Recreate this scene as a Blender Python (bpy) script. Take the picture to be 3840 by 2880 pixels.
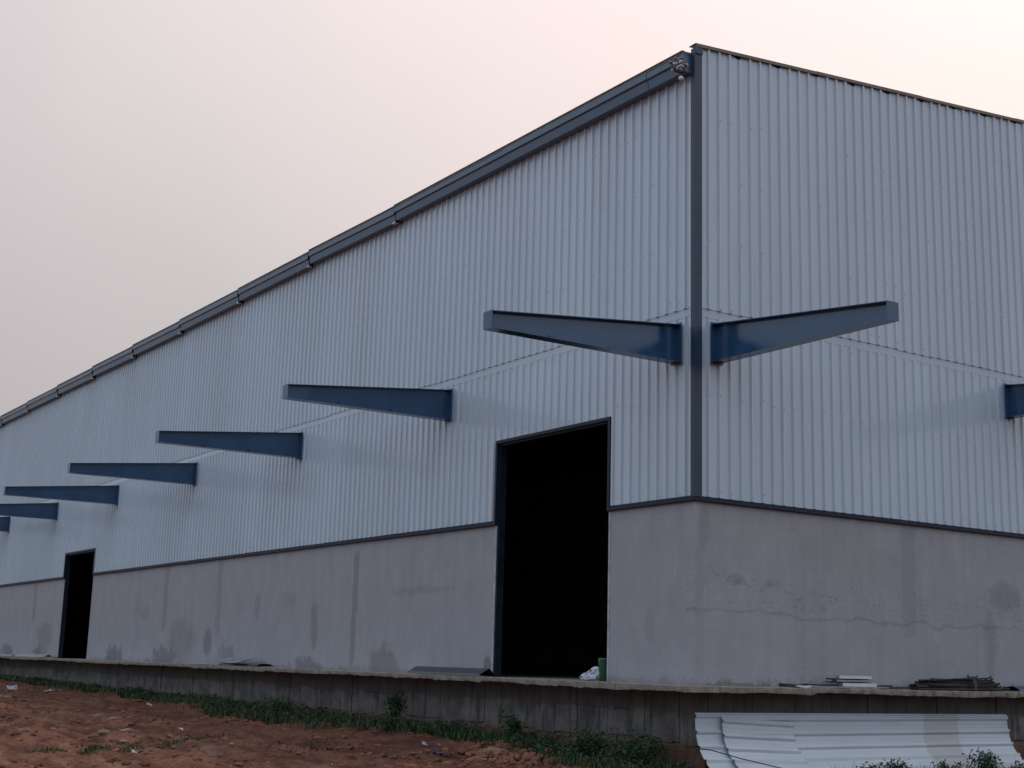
import bpy, math, random
from mathutils import Vector, Matrix, noise

# ------------------------------------------------------------------ scene, camera, light
for o in list(bpy.data.objects):
    bpy.data.objects.remove(o)
S = bpy.context.scene
COL = S.collection
random.seed(7)

cam_d = bpy.data.cameras.new('camera')
cam = bpy.data.objects.new('camera', cam_d)
COL.objects.link(cam)
cam_d.sensor_width = 36.0
cam_d.lens = 48.064
cam_d.clip_start = 0.1
cam_d.clip_end = 3000
cr, cd, cf = (0.8323, -0.5537, 0.0274), (0.1334, 0.1521, -0.9793), (0.5381, 0.8187, 0.2005)
M = Matrix.Identity(4)
for i in range(3):
    M[i][0], M[i][1], M[i][2] = cr[i], -cd[i], -cf[i]
M[0][3], M[1][3], M[2][3] = -14.7567, -16.9182, 0.2508
cam.matrix_world = M
S.camera = cam

SUN_AZ = math.radians(30)        # angle from +X towards +Y, behind the building to the right
SUN_EL = math.radians(30)
SUN_DIR = Vector((math.cos(SUN_EL) * math.cos(SUN_AZ), math.cos(SUN_EL) * math.sin(SUN_AZ), math.sin(SUN_EL)))

W = bpy.data.worlds.new('World')
S.world = W
W.use_nodes = True
nt = W.node_tree
nt.nodes.clear()
def wn(t, **k):
    n = nt.nodes.new(t)
    for a, b in k.items():
        setattr(n, a, b)
    return n
sky = wn('ShaderNodeTexSky', sky_type='NISHITA', sun_disc=False)
sky.sun_elevation = SUN_EL
sky.sun_rotation = math.pi / 2 - SUN_AZ
sky.dust_density = 4.0
sky.air_density = 1.2
geo = wn('ShaderNodeNewGeometry')
tc = wn('ShaderNodeTexCoord')
dot = wn('ShaderNodeVectorMath', operation='DOT_PRODUCT')
dot.inputs[1].default_value = SUN_DIR
nt.links.new(tc.outputs['Generated'], dot.inputs[0])
ac = wn('ShaderNodeMath', operation='ARCCOSINE', use_clamp=False)
nt.links.new(dot.outputs['Value'], ac.inputs[0])
# thin cloud: slow noise on the angle so that the veil is not a perfect gradient
cn = wn('ShaderNodeTexNoise')
cn.inputs['Scale'].default_value = 3.2
cn.inputs['Detail'].default_value = 3
nt.links.new(tc.outputs['Generated'], cn.inputs['Vector'])
ca = wn('ShaderNodeMath', operation='MULTIPLY_ADD')
ca.inputs[1].default_value = 0.24
nt.links.new(cn.outputs['Fac'], ca.inputs[0])
nt.links.new(ac.outputs[0], ca.inputs[2])
dv = wn('ShaderNodeMath', operation='DIVIDE')
dv.inputs[1].default_value = math.pi
nt.links.new(ca.outputs[0], dv.inputs[0])
ramp = wn('ShaderNodeValToRGB')
el = ramp.color_ramp.elements
el[0].position = 0.03
el[0].color = (1.70, 1.42, 1.36, 1)
el[1].position = 1.0
el[1].color = (0.78, 0.96, 1.22, 1)
for pos, c in ((0.13, (1.60, 1.37, 1.33)), (0.20, (1.40, 1.235, 1.215)), (0.27, (1.16, 1.075, 1.09)), (0.34, (1.07, 0.975, 1.01)), (0.5, (0.86, 0.98, 1.17))):
    e = ramp.color_ramp.elements.new(pos)
    e.color = (*c, 1)
nt.links.new(dv.outputs[0], ramp.inputs[0])
# overcast sky: three times as bright overhead as at the horizon
sx = wn('ShaderNodeSeparateXYZ')
nt.links.new(tc.outputs['Generated'], sx.inputs[0])
ov = wn('ShaderNodeMapRange')
ov.inputs['From Min'].default_value = 0.0
ov.inputs['From Max'].default_value = 1.0
ov.inputs['To Min'].default_value = 0.38
ov.inputs['To Max'].default_value = 1.0
nt.links.new(sx.outputs[2], ov.inputs['Value'])
bg1 = wn('ShaderNodeBackground')
bg1.inputs['Strength'].default_value = 0.05
nt.links.new(sky.outputs[0], bg1.inputs['Color'])
bg2 = wn('ShaderNodeBackground')
bg2.inputs['Strength'].default_value = 1.0
nt.links.new(ramp.outputs[0], bg2.inputs['Color'])
nt.links.new(ov.outputs['Result'], bg2.inputs['Strength'])
mx = wn('ShaderNodeMixShader')
mx.inputs[0].default_value = 0.95
nt.links.new(bg1.outputs[0], mx.inputs[1])
nt.links.new(bg2.outputs[0], mx.inputs[2])
wo = wn('ShaderNodeOutputWorld')
nt.links.new(mx.outputs[0], wo.inputs['Surface'])

sd = bpy.data.lights.new('sun', 'SUN')
sd.energy = 0.5
sd.angle = math.radians(20)
sd.color = (1.0, 0.93, 0.86)
sun = bpy.data.objects.new('sun', sd)
COL.objects.link(sun)
sun.rotation_euler = (-SUN_DIR).to_track_quat('-Z', 'Y').to_euler()
sun.location = (20, 20, 40)

S.view_settings.view_transform = 'Standard'
S.view_settings.look = 'None'
S.view_settings.gamma = 1.0
S.view_settings.exposure = 0.0
S.render.engine = 'CYCLES'

# ------------------------------------------------------------------ material helpers
class NB:
    def __init__(s, name):
        s.m = bpy.data.materials.new(name)
        s.m.use_nodes = True
        s.t = s.m.node_tree
        s.p = s.t.nodes['Principled BSDF']
        s.out = s.t.nodes['Material Output']
        g = s.t.nodes.new('ShaderNodeNewGeometry')
        s.pos = g.outputs['Position']
        s.sep = s.t.nodes.new('ShaderNodeSeparateXYZ')
        s.t.links.new(s.pos, s.sep.inputs[0])
        s.x, s.y, s.z = s.sep.outputs
    def put(s, sock, v):
        if isinstance(v, (int, float)):
            sock.default_value = v
        elif isinstance(v, (tuple, list)):
            sock.default_value = (*v, 1) if len(v) == 3 and sock.type == 'RGBA' else v
        else:
            s.t.links.new(v, sock)
    def math(s, op, a, b=0.0, c=0.0, clamp=False):
        n = s.t.nodes.new('ShaderNodeMath')
        n.operation = op
        n.use_clamp = clamp
        s.put(n.inputs[0], a)
        s.put(n.inputs[1], b)
        s.put(n.inputs[2], c)
        return n.outputs[0]
    def noise(s, scale=(1, 1, 1), detail=4, rough=0.55, off=0.0, dist=0.0):
        mp = s.t.nodes.new('ShaderNodeMapping')
        mp.inputs['Scale'].default_value = scale
        mp.inputs['Location'].default_value = (off, off * 1.7, off * 0.6)
        s.t.links.new(s.pos, mp.inputs[0])
        n = s.t.nodes.new('ShaderNodeTexNoise')
        n.inputs['Scale'].default_value = 1
        n.inputs['Detail'].default_value = detail
        n.inputs['Roughness'].default_value = rough
        n.inputs['Distortion'].default_value = dist
        s.t.links.new(mp.outputs[0], n.inputs['Vector'])
        return n.outputs['Fac']
    def rng(s, v, a, b, c=0.0, d=1.0, smooth=True):
        n = s.t.nodes.new('ShaderNodeMapRange')
        n.interpolation_type = 'SMOOTHSTEP' if smooth else 'LINEAR'
        s.put(n.inputs['Value'], v)
        n.inputs['From Min'].default_value = a
        n.inputs['From Max'].default_value = b
        n.inputs['To Min'].default_value = c
        n.inputs['To Max'].default_value = d
        return n.outputs['Result']
    def mix(s, f, a, b, mode='MIX'):
        n = s.t.nodes.new('ShaderNodeMix')
        n.data_type = 'RGBA'
        n.blend_type = mode
        s.put(n.inputs['Factor'], f)
        s.put(n.inputs['A'], a)
        s.put(n.inputs['B'], b)
        return n.outputs['Result']
    def bump(s, h, strength=0.3, dist=0.02):
        n = s.t.nodes.new('ShaderNodeBump')
        n.inputs['Strength'].default_value = strength
        n.inputs['Distance'].default_value = dist
        s.put(n.inputs['Height'], h)
        s.t.links.new(n.outputs[0], s.p.inputs['Normal'])
    def done(s, col, rough=0.6, spec=0.5, metal=0.0):
        s.put(s.p.inputs['Base Color'], col)
        s.put(s.p.inputs['Roughness'], rough)
        s.p.inputs['Specular IOR Level'].default_value = spec
        s.p.inputs['Metallic'].default_value = metal
        return s.m

def simple(name, col, rough=0.6, var=0.15, scale=3.0, spec=0.5, metal=0.0):
    b = NB(name)
    n = b.noise((scale,) * 3, 4)
    dark = tuple(c * (1 - var) for c in col)
    lite = tuple(min(1, c * (1 + var)) for c in col)
    c = b.mix(b.rng(n, 0.3, 0.7), dark, lite)
    return b.done(c, rough, spec, metal)

def mat_sheet(name='coated_sheet', base=(0.55, 0.65, 0.725)):
    b = NB(name)
    n = b.noise((0.35, 0.35, 0.12), 3)
    st = b.noise((7, 7, 0.25), 4, off=3)
    c = b.mix(b.rng(n, 0.3, 0.7), tuple(x * 0.95 for x in base), tuple(x * 1.04 for x in base))
    c = b.mix(b.rng(st, 0.50, 0.78, 0, 0.24), c, (0.36, 0.37, 0.38))
    oi = b.t.nodes.new('ShaderNodeObjectInfo')
    c = b.mix(b.math('MULTIPLY', oi.outputs['Random'], 0.13), c, (0.42, 0.45, 0.49))
    r = b.rng(b.noise((1.5, 1.5, 0.5), 3, off=9), 0.3, 0.7, 0.19, 0.28)
    b.bump(b.noise((0.9, 0.9, 0.5), 2, off=5), 0.05, 0.03)
    b.p.inputs['Coat Weight'].default_value = 0.7
    b.p.inputs['Coat Roughness'].default_value = 0.12
    return b.done(c, r, 0.5)

def mat_navy(name='navy_paint', base=(0.013, 0.062, 0.145), rough=0.14, spec=0.9, dirt=0.35):
    b = NB(name)
    n = b.noise((2.2, 2.2, 2.2), 5)
    c = b.mix(b.rng(n, 0.35, 0.75), base, tuple(x * 1.35 + 0.004 for x in base))
    d = b.noise((9, 9, 2.5), 4, off=4)
    c = b.mix(b.rng(d, 0.62, 0.8, 0, dirt), c, (0.10, 0.11, 0.12))
    return b.done(c, b.rng(n, 0.3, 0.7, rough, rough + 0.08), spec)

def mat_masonry(name, axis, stains, bands, crease=None):
    b = NB(name)
    t = b.y if axis == 'y' else b.x
    big = b.noise((0.5, 0.5, 0.6), 4)
    mid = b.noise((2.1, 2.1, 1.4), 5, off=2)
    fine = b.noise((26, 26, 26), 4, 0.65, off=5)
    streak = b.noise((5.5, 5.5, 0.35), 5, off=8)
    warm = b.rng(b.math('ADD', b.z, b.math('MULTIPLY', b.math('SUBTRACT', big, 0.5), 2.6)), 0.9, 2.6)
    c = b.mix(warm, (0.405, 0.415, 0.445), (0.418, 0.418, 0.438))
    c = b.mix(b.rng(mid, 0.35, 0.7, 0, 0.42), c, (0.32, 0.325, 0.355))
    c = b.mix(b.rng(mid, 0.36, 0.28, 0, 0.35), c, (0.53, 0.525, 0.54))
    c = b.mix(b.rng(streak, 0.5, 0.75, 0, 0.28), c, (0.27, 0.275, 0.30))
    c = b.mix(b.rng(fine, 0.35, 0.7, 0, 0.20), c, (0.27, 0.27, 0.285))
    w1 = b.math('MULTIPLY', b.math('SUBTRACT', b.noise((2.3, 2.3, 2.6), 6, 0.7, off=11), 0.5), 2.0)
    w2 = b.math('MULTIPLY', b.math('SUBTRACT', b.noise((17, 17, 12), 4, 0.7, off=12), 0.5), 2.2)
    tw = b.math('ADD', t, b.math('MULTIPLY', w1, 0.5))
    for (tc_, wd, z0, z1, s_) in bands:
        d = b.math('ABSOLUTE', b.math('SUBTRACT', b.math('ADD', t, b.math('MULTIPLY', w1, 0.10)), tc_))
        f = b.math('MULTIPLY', b.rng(d, wd * 1.15, wd * 0.65), b.rng(b.math('ADD', b.z, b.math('MULTIPLY', w1, 0.7)), z0, z0 + 0.25))
        f = b.math('MULTIPLY', f, b.rng(b.z, z1 + 0.15, z1 - 0.1))
        c = b.mix(b.math('MULTIPLY', f, s_ * 0.75), c, (0.17, 0.17, 0.19))
    for (tc_, zc, rt, rz, s_, colr, wob) in stains:
        dx = b.math('DIVIDE', b.math('SUBTRACT', t, tc_), rt)
        dz = b.math('DIVIDE', b.math('SUBTRACT', b.z, zc), rz)
        d = b.math('SQRT', b.math('ADD', b.math('MULTIPLY', dx, dx), b.math('MULTIPLY', dz, dz)))
        d = b.math('ADD', d, b.math('MULTIPLY', w1, wob * 1.7))
        d = b.math('ADD', d, b.math('MULTIPLY', w2, wob * 0.5))
        f = b.math('MULTIPLY', b.rng(d, 1.15, 0.62, 0, s_ * 0.9), b.rng(fine, 0.2, 0.6, 0.7, 1.0))
        c = b.mix(f, c, colr)
    sp = b.rng(b.math('ADD', b.z, b.math('MULTIPLY', b.math('ADD', w1, w2), 0.22)), 0.14, -0.02)
    c = b.mix(b.math('MULTIPLY', sp, 0.5), c, (0.19, 0.18, 0.175))
    tro = b.noise((3.0, 3.0, 22), 4, 0.6, off=33, dist=1.5)
    c = b.mix(b.rng(tro, 0.5, 0.72, 0, 0.13), c, (0.25, 0.25, 0.265))
    h = b.math('ADD', b.math('MULTIPLY', fine, 0.35), b.math('MULTIPLY', mid, 0.65))
    h = b.math('ADD', h, b.math('MULTIPLY', tro, 0.4))
    if crease:
        zc, thick = crease
        wob = b.math('MULTIPLY', b.math('SUBTRACT', b.noise((1.3, 1.3, 0.01), 5, off=21), 0.5), 0.45)
        dz = b.math('SUBTRACT', b.math('ADD', b.z, wob), zc)
        gate = b.rng(b.noise((2.2, 2.2, 0.02), 5, 0.65, off=31), 0.52, 0.66)
        ln = b.math('MULTIPLY', b.rng(b.math('ABSOLUTE', b.math('ADD', dz, b.math('MULTIPLY', w2, 0.04))), thick * 1.6, 0.0), gate)
        c = b.mix(b.math('MULTIPLY', ln, 0.26), c, (0.2, 0.195, 0.2))
        rub = b.math('MULTIPLY', b.rng(b.math('ABSOLUTE', b.math('SUBTRACT', dz, 0.32)), 0.5, 0.1), b.rng(b.noise((9, 9, 16), 5, 0.7, off=41), 0.56, 0.66))
        c = b.mix(b.math('MULTIPLY', rub, 0.4), c, (0.17, 0.165, 0.17))
        h = b.math('ADD', h, b.math('MULTIPLY', b.rng(dz, -0.03, 0.03), 0.9))
        h = b.math('SUBTRACT', h, b.math('MULTIPLY', rub, 0.5))
    b.bump(h, 0.35, 0.02)
    return b.done(c, 0.88, 0.25)

def mat_plinth():
    b = NB('plinth_concrete')
    s1 = b.noise((7, 7, 0.8), 6, 0.65)
    s2 = b.noise((16, 16, 2.0), 5, 0.6, off=4)
    mid = b.noise((2.0, 2.0, 2.6), 5, off=7)
    fine = b.noise((30, 30, 30), 4, off=9)
    c = b.mix(b.rng(mid, 0.35, 0.7), (0.33, 0.315, 0.295), (0.18, 0.172, 0.16))
    c = b.mix(b.rng(s1, 0.48, 0.66, 0, 0.7), c, (0.07, 0.066, 0.062))
    c = b.mix(b.rng(s2, 0.56, 0.72, 0, 0.5), c, (0.33, 0.32, 0.29))
    # wavy line half way up: above it the concrete is darker and browner
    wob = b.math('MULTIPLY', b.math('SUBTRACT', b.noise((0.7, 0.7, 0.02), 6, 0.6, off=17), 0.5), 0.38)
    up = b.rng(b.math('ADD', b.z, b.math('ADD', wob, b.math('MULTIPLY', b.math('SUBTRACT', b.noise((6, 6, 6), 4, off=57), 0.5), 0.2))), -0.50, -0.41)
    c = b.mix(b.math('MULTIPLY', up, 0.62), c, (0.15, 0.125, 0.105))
    ln = b.rng(b.math('ABSOLUTE', b.math('ADD', b.math('ADD', b.z, wob), 0.455)), 0.022, 0.006)
    ln = b.math('MULTIPLY', ln, b.rng(b.noise((1.3, 1.3, 0.3), 4, off=37), 0.45, 0.6))
    c = b.mix(b.math('MULTIPLY', ln, 0.55), c, (0.045, 0.04, 0.038))
    # splashed red soil along the foot
    spl = b.rng(b.math('ADD', b.z, b.math('MULTIPLY', b.math('SUBTRACT', b.noise((3, 3, 3), 5, off=27), 0.5), 0.7)), -0.72, -1.02)
    c = b.mix(b.math('MULTIPLY', spl, 0.6), c, (0.19, 0.105, 0.07))
    c = b.mix(b.rng(fine, 0.4, 0.7, 0, 0.3), c, (0.08, 0.075, 0.07))
    b.bump(b.math('ADD', b.math('MULTIPLY', s1, 0.6), b.math('MULTIPLY', fine, 0.4)), 0.5, 0.02)
    return b.done(c, 0.92, 0.2)

def mat_slab():
    b = NB('slab_concrete')
    n = b.noise((4, 4, 6), 6, 0.65)
    f = b.noise((24, 24, 24), 4, off=3)
    v = b.noise((10, 10, 1.0), 4, 0.6, off=6)
    c = b.mix(b.rng(n, 0.35, 0.68), (0.36, 0.325, 0.275), (0.24, 0.215, 0.185))
    c = b.mix(b.rng(v, 0.55, 0.66, 0, 0.6), c, (0.15, 0.12, 0.095))
    c = b.mix(b.rng(f, 0.5, 0.75, 0, 0.4), c, (0.12, 0.105, 0.09))
    b.bump(b.math('ADD', n, f), 0.5, 0.015)
    return b.done(c, 0.92, 0.2)

def mat_soil():
    b = NB('red_soil')
    big = b.noise((0.35, 0.35, 0.35), 4)
    mid = b.noise((1.8, 1.1, 1.8), 6, 0.62, off=3)
    fin = b.noise((12, 12, 12), 5, 0.7, off=7)
    pal = b.noise((0.8, 0.45, 0.8), 5, 0.6, off=13)
    c = b.mix(b.rng(mid, 0.35, 0.65), (0.110, 0.044, 0.029), (0.290, 0.128, 0.078))
    c = b.mix(b.rng(big, 0.42, 0.68, 0, 0.45), c, (0.37, 0.185, 0.108))
    c = b.mix(b.rng(pal, 0.60, 0.72, 0, 0.55), c, (0.33, 0.235, 0.185))
    c = b.mix(b.rng(fin, 0.42, 0.68, 0, 0.62), c, (0.070, 0.027, 0.018))
    rut = b.noise((2.6, 0.32, 1.0), 5, 0.6, off=29, dist=0.6)
    c = b.mix(b.rng(rut, 0.52, 0.66, 0, 0.6), c, (0.085, 0.033, 0.022))
    c = b.mix(b.rng(rut, 0.44, 0.34, 0, 0.35), c, (0.36, 0.21, 0.145))
    wet = b.rng(b.math('ADD', b.x, b.math('MULTIPLY', b.math('SUBTRACT', b.noise((0.5, 0.28, 0.5), 5, 0.6, off=19), 0.5), 9.0)), -8.5, -2.0)
    c = b.mix(b.math('MULTIPLY', wet, 0.5), c, (0.062, 0.026, 0.019))
    b.bump(b.math('ADD', b.math('MULTIPLY', fin, 0.5), mid), 1.0, 0.06)
    return b.done(c, 0.95, 0.15)

def mat_leaf(name, a, c2):
    b = NB(name)
    n = b.noise((3, 3, 3), 3)
    oi = b.noise((40, 40, 40), 1, off=5)
    c = b.mix(b.rng(n, 0.35, 0.65), a, c2)
    c = b.mix(b.rng(oi, 0.4, 0.7, 0, 0.5), c, tuple(x * 1.7 for x in c2))
    return b.done(c, 0.6, 0.3)

# ------------------------------------------------------------------ mesh helpers
def mobj(name, v, f, mat, parent=None, smooth=False, loc=None):
    me = bpy.data.meshes.new(name)
    me.from_pydata([tuple(p) for p in v], [], f)
    me.validate()
    if smooth:
        me.polygons.foreach_set('use_smooth', [True] * len(me.polygons))
    if mat:
        me.materials.append(mat)
    return link(name, me, parent, loc)

def link(name, me, parent=None, loc=None):
    o = bpy.data.objects.new(name, me)
    COL.objects.link(o)
    o.parent = parent
    if loc is not None:
        o.location = loc
    return o

def tag(o, label=None, cat=None, group=None, kind=None):
    if label: o['label'] = label
    if cat: o['category'] = cat
    if group: o['group'] = group
    if kind: o['kind'] = kind
    return o

def empty(name, loc=(0, 0, 0), rot=(0, 0, 0)):
    o = bpy.data.objects.new(name, None)
    COL.objects.link(o)
    o.location = loc
    o.rotation_euler = rot
    o.empty_display_size = 0.2
    return o

def box(v, f, x0, x1, y0, y1, z0, z1):
    n = len(v)
    v += [(x0, y0, z0), (x1, y0, z0), (x1, y1, z0), (x0, y1, z0), (x0, y0, z1), (x1, y0, z1), (x1, y1, z1), (x0, y1, z1)]
    f += [tuple(n + i for i in q) for q in ((0, 3, 2, 1), (4, 5, 6, 7), (0, 1, 5, 4), (1, 2, 6, 5), (2, 3, 7, 6), (3, 0, 4, 7))]

def bxo(name, dims, mat, parent=None, bevel=0.0):
    v, f = [], []
    box(v, f, *dims)
    o = mobj(name, v, f, mat, parent)
    if bevel:
        m = o.modifiers.new('bevel', 'BEVEL')
        m.width = bevel
        m.segments = 2
    return o

def tube(pts, r, seg=8, cap=True, v=None, f=None):
    v = [] if v is None else v
    f = [] if f is None else f
    base = len(v)
    pts = [Vector(p) for p in pts]
    prev = None
    for i, p in enumerate(pts):
        d = (pts[min(i + 1, len(pts) - 1)] - pts[max(i - 1, 0)]).normalized()
        a = d.cross(Vector((0, 0, 1)))
        if a.length < 1e-3:
            a = d.cross(Vector((1, 0, 0)))
        a.normalize()
        b = d.cross(a)
        rr = r[i] if isinstance(r, (list, tuple)) else r
        for k in range(seg):
            t = 2 * math.pi * k / seg
            v.append(p + a * (rr * math.cos(t)) + b * (rr * math.sin(t)))
    for i in range(len(pts) - 1):
        for k in range(seg):
            k2 = (k + 1) % seg
            f.append((base + i * seg + k, base + i * seg + k2, base + (i + 1) * seg + k2, base + (i + 1) * seg + k))
    if cap:
        f.append(tuple(base + k for k in range(seg)))
        f.append(tuple(base + (len(pts) - 1) * seg + k for k in reversed(range(seg))))
    return v, f

def lathe(prof, seg=24, v=None, f=None, c=(0, 0, 0)):
    v = [] if v is None else v
    f = [] if f is None else f
    base = len(v)
    for (r, z) in prof:
        for k in range(seg):
            t = 2 * math.pi * k / seg
            v.append((c[0] + r * math.cos(t), c[1] + r * math.sin(t), c[2] + z))
    for i in range(len(prof) - 1):
        for k in range(seg):
            k2 = (k + 1) % seg
            f.append((base + i * seg + k, base + i * seg + k2, base + (i + 1) * seg + k2, base + (i + 1) * seg + k))
    return v, f

def extrude(prof, a, b, fn, thick=None):
    """profile polyline (open, thickness list) swept from a to b; fn(u, p)->xyz"""
    v, f = [], []
    n = len(prof)
    for u in (a, b):
        for p in prof:
            v.append(fn(u, p))
    for i in range(n - 1):
        f.append((i, i + 1, n + i + 1, n + i))
    return v, f

# ------------------------------------------------------------------ materials
DAMP = (0.165, 0.168, 0.19)
BRN = (0.20, 0.175, 0.165)
stL = [(43.6, 0.18, 1.0, 0.36, 0.85, DAMP, 0.9), (38.9, 0.12, 0.7, 0.30, 0.8, DAMP, 0.9), (38.1, 0.72, 1.15, 0.75, 0.5, (0.2, 0.19, 0.19), 0.5),
       (29.4, 0.12, 0.85, 0.40, 0.85, DAMP, 0.9), (24.5, 0.12, 1.1, 0.36, 0.75, DAMP, 1.0), (23.2, 0.66, 1.3, 0.72, 0.42, (0.19, 0.19, 0.205), 0.35),
       (21.0, 0.62, 0.36, 0.42, 0.6, (0.14, 0.14, 0.155), 0.25), (19.6, 0.25, 0.6, 0.35, 0.5, DAMP, 0.9),
       (14.05, 1.05, 0.22, 0.62, 0.55, BRN, 0.6), (14.4, 0.06, 0.9, 0.22, 0.7, DAMP, 1.0), (10.4, 0.16, 0.75, 0.44, 0.6, BRN, 0.6),
       (6.15, 0.12, 0.17, 0.32, 0.7, (0.12, 0.115, 0.10), 0.4), (15.6, 1.72, 0.5, 0.22, 0.22, DAMP, 0.8), (17.6, 1.6, 0.2, 0.4, 0.3, DAMP, 0.6),
       (1.15, 0.95, 0.16, 0.34, 0.3, (0.2, 0.2, 0.22), 0.4), (9.0, 1.75, 1.6, 0.10, 0.25, DAMP, 0.7), (26.5, 1.5, 0.5, 0.3, 0.22, DAMP, 0.8)]
bnL = [(11.95, 0.14, 0.0, 2.7, 0.6), (24.75, 0.20, 0.9, 2.95, 0.5), (20.35, 0.2, 0.8, 2.95, 0.42), (39.95, 0.22, 1.3, 2.9, 0.5), (27.3, 0.3, 0.2, 2.9, 0.14), (9.3, 0.1, 1.2, 2.6, 0.2)]
stR = [(0.83, 1.70, 0.22, 0.10, 0.4, (0.19, 0.185, 0.18), 1.0), (1.7, 1.68, 0.24, 0.10, 0.35, (0.19, 0.18, 0.18), 1.0),
       (7.77, 1.75, 0.45, 0.32, 0.35, (0.17, 0.165, 0.17), 0.7), (7.35, 0.85, 0.20, 0.8, 0.26, (0.18, 0.18, 0.19), 0.6), (2.0, 2.45, 0.3, 0.16, 0.35, (0.43, 0.42, 0.42), 0.6),
       (2.9, 2.55, 0.5, 0.14, 0.25, (0.43, 0.42, 0.42), 0.6), (6.0, 2.1, 0.45, 0.2, 0.22, (0.43, 0.42, 0.43), 0.7), (0.9, 0.02, 0.7, 0.03, 0.6, (0.12, 0.12, 0.12), 1.6),
       (0.2, 2.6, 0.1, 0.5, 0.3, (0.2, 0.19, 0.18), 0.5), (3.6, 2.3, 1.4, 0.5, 0.16, (0.3, 0.26, 0.235), 0.8)]
bnR = [(5.12, 0.20, 0.9, 2.95, 0.30), (7.36, 0.10, 0.1, 1.3, 0.25), (0.1, 0.09, 0.0, 2.6, 0.2)]
M_MASL = mat_masonry('plaster_side', 'y', stL, bnL)
M_MASR = mat_masonry('plaster_gable', 'x', stR, bnR, crease=(1.17, 0.05))
M_SHEET = mat_sheet()
M_FLASH = mat_sheet('flashing_white', (0.48, 0.57, 0.645))
M_NAVY = mat_navy()
M_TRIM = mat_navy('trim_blue_grey', (0.016, 0.038, 0.070), 0.34, 0.6)
M_GUT = mat_navy('gutter_blue_grey', (0.036, 0.076, 0.125), 0.3)
M_BASE = mat_navy('base_trim_paint', (0.007, 0.016, 0.036), 0.5, 0.35, 0.1)
M_DOORF = mat_navy('door_frame_paint', (0.009, 0.015, 0.032), 0.45, 0.4, 0.15)
M_ROOF = simple('roof_sheet_brown', (0.16, 0.135, 0.115), 0.5, 0.2)
M_VERGE = simple('verge_tan', (0.27, 0.235, 0.20), 0.5, 0.15)
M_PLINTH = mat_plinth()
M_SLAB = mat_slab()
M_INT = simple('interior_concrete', (0.28, 0.28, 0.28), 0.9, 0.2, 1.0)
M_INTW = simple('interior_wall', (0.38, 0.38, 0.42), 0.85, 0.2, 1.0)
M_SOIL = mat_soil()
M_DARK = simple('dark_steel', (0.028, 0.030, 0.036), 0.5, 0.4, 8)
M_RUST = simple('rusty_steel', (0.030, 0.018, 0.014), 0.8, 0.4, 10)
M_SCREW = simple('screw_metal', (0.045, 0.05, 0.06), 0.5)
M_PLASTER_EDGE = simple('plaster_edge', (0.44, 0.45, 0.48), 0.85, 0.2, 5)
M_GRASS = mat_leaf('grass_green', (0.022, 0.042, 0.016), (0.045, 0.080, 0.028))
M_LEAF = mat_leaf('weed_leaf', (0.020, 0.044, 0.022), (0.036, 0.075, 0.032))
M_TWIG = simple('twig_brown', (0.07, 0.05, 0.035), 0.9)
M_PALE = simple('pale_stone', (0.27, 0.19, 0.15), 0.9, 0.3, 6)
M_CLOD = simple('soil_clod', (0.175, 0.072, 0.044), 0.95, 0.6, 1.2)
M_WHITE = simple('white_plastic', (0.52, 0.54, 0.57), 0.45, 0.08, 4)

# ------------------------------------------------------------------ ground
def gbase(x, y):
    b = -1.40 + 0.27 * max(0.0, min(1.0, (y - 4) / 42.0)) - 0.02 * max(0, min(1, (-x - 8) / 8))
    if y > 1.5:
        e = 0.26 * math.exp(-((x + 0.2) / 1.15) ** 2) if x < -0.2 else 0.26
        b += e * min(1.0, (y - 1.5) / 3.0)
    return b

def gz(x, y, detail=True):
    z = gbase(x, y)
    if -20 < x < 13 and -12 < y < 60 and detail:
        m = 1.0 if x < -0.9 else max(0.25, 1.0 - (x + 0.9) * 0.9)
        if y < 0.5:
            m *= 0.5
        p = Vector((x * 0.9, y * 0.55, 0.0))
        z += 0.075 * m * noise.noise(p * 0.75)
        z += 0.050 * m * noise.noise(p * 2.3 + Vector((5, 2, 0)))
        z += 0.045 * m * noise.noise(p * 5.7 + Vector((1, 9, 0)))
        z += 0.040 * m * abs(noise.noise(p * 11.0))
        # wheel ruts that run along the building and bend away from it
        q = x + 0.10 * (y - 10) + 1.2 * noise.noise(Vector((0.0, y * 0.06, 3.0)))
        for c, w in ((-4.2, 0.22), (-5.7, 0.25), (-7.6, 0.22), (-9.0, 0.3), (-3.0, 0.18)):
            d = (q - c) / w
            z += -0.10 * m * math.exp(-d * d) + 0.05 * m * math.exp(-(abs(d) - 1.8) ** 2 * 1.5)
    return z

def axis_list(segs):
    out = []
    for a, b, st in segs:
        n = max(1, int(round((b - a) / st)))
        out += [a + (b - a) * i / n for i in range(n)]
    out.append(segs[-1][1])
    return out
gx = axis_list([(-900, -60, 140), (-60, -18, 6), (-18, -11, 0.25), (-11, 1.0, 0.075), (1.0, 12, 0.3), (12, 60, 8), (60, 900, 140)])
gy = axis_list([(-900, -60, 140), (-60, -12, 8), (-12, -2, 0.4), (-2, 12, 0.085), (12, 26, 0.14), (26, 52, 0.3), (52, 80, 4), (80, 900, 137)])
gv = [(x, y, gz(x, y)) for y in gy for x in gx]
nx = len(gx)
gf = [(j * nx + i, j * nx + i + 1, (j + 1) * nx + i + 1, (j + 1) * nx + i) for j in range(len(gy) - 1) for i in range(nx - 1)]
ground = tag(mobj('ground', gv, gf, M_SOIL, smooth=True), 'red laterite soil ground with ruts and clods', None, kind='structure')

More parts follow.
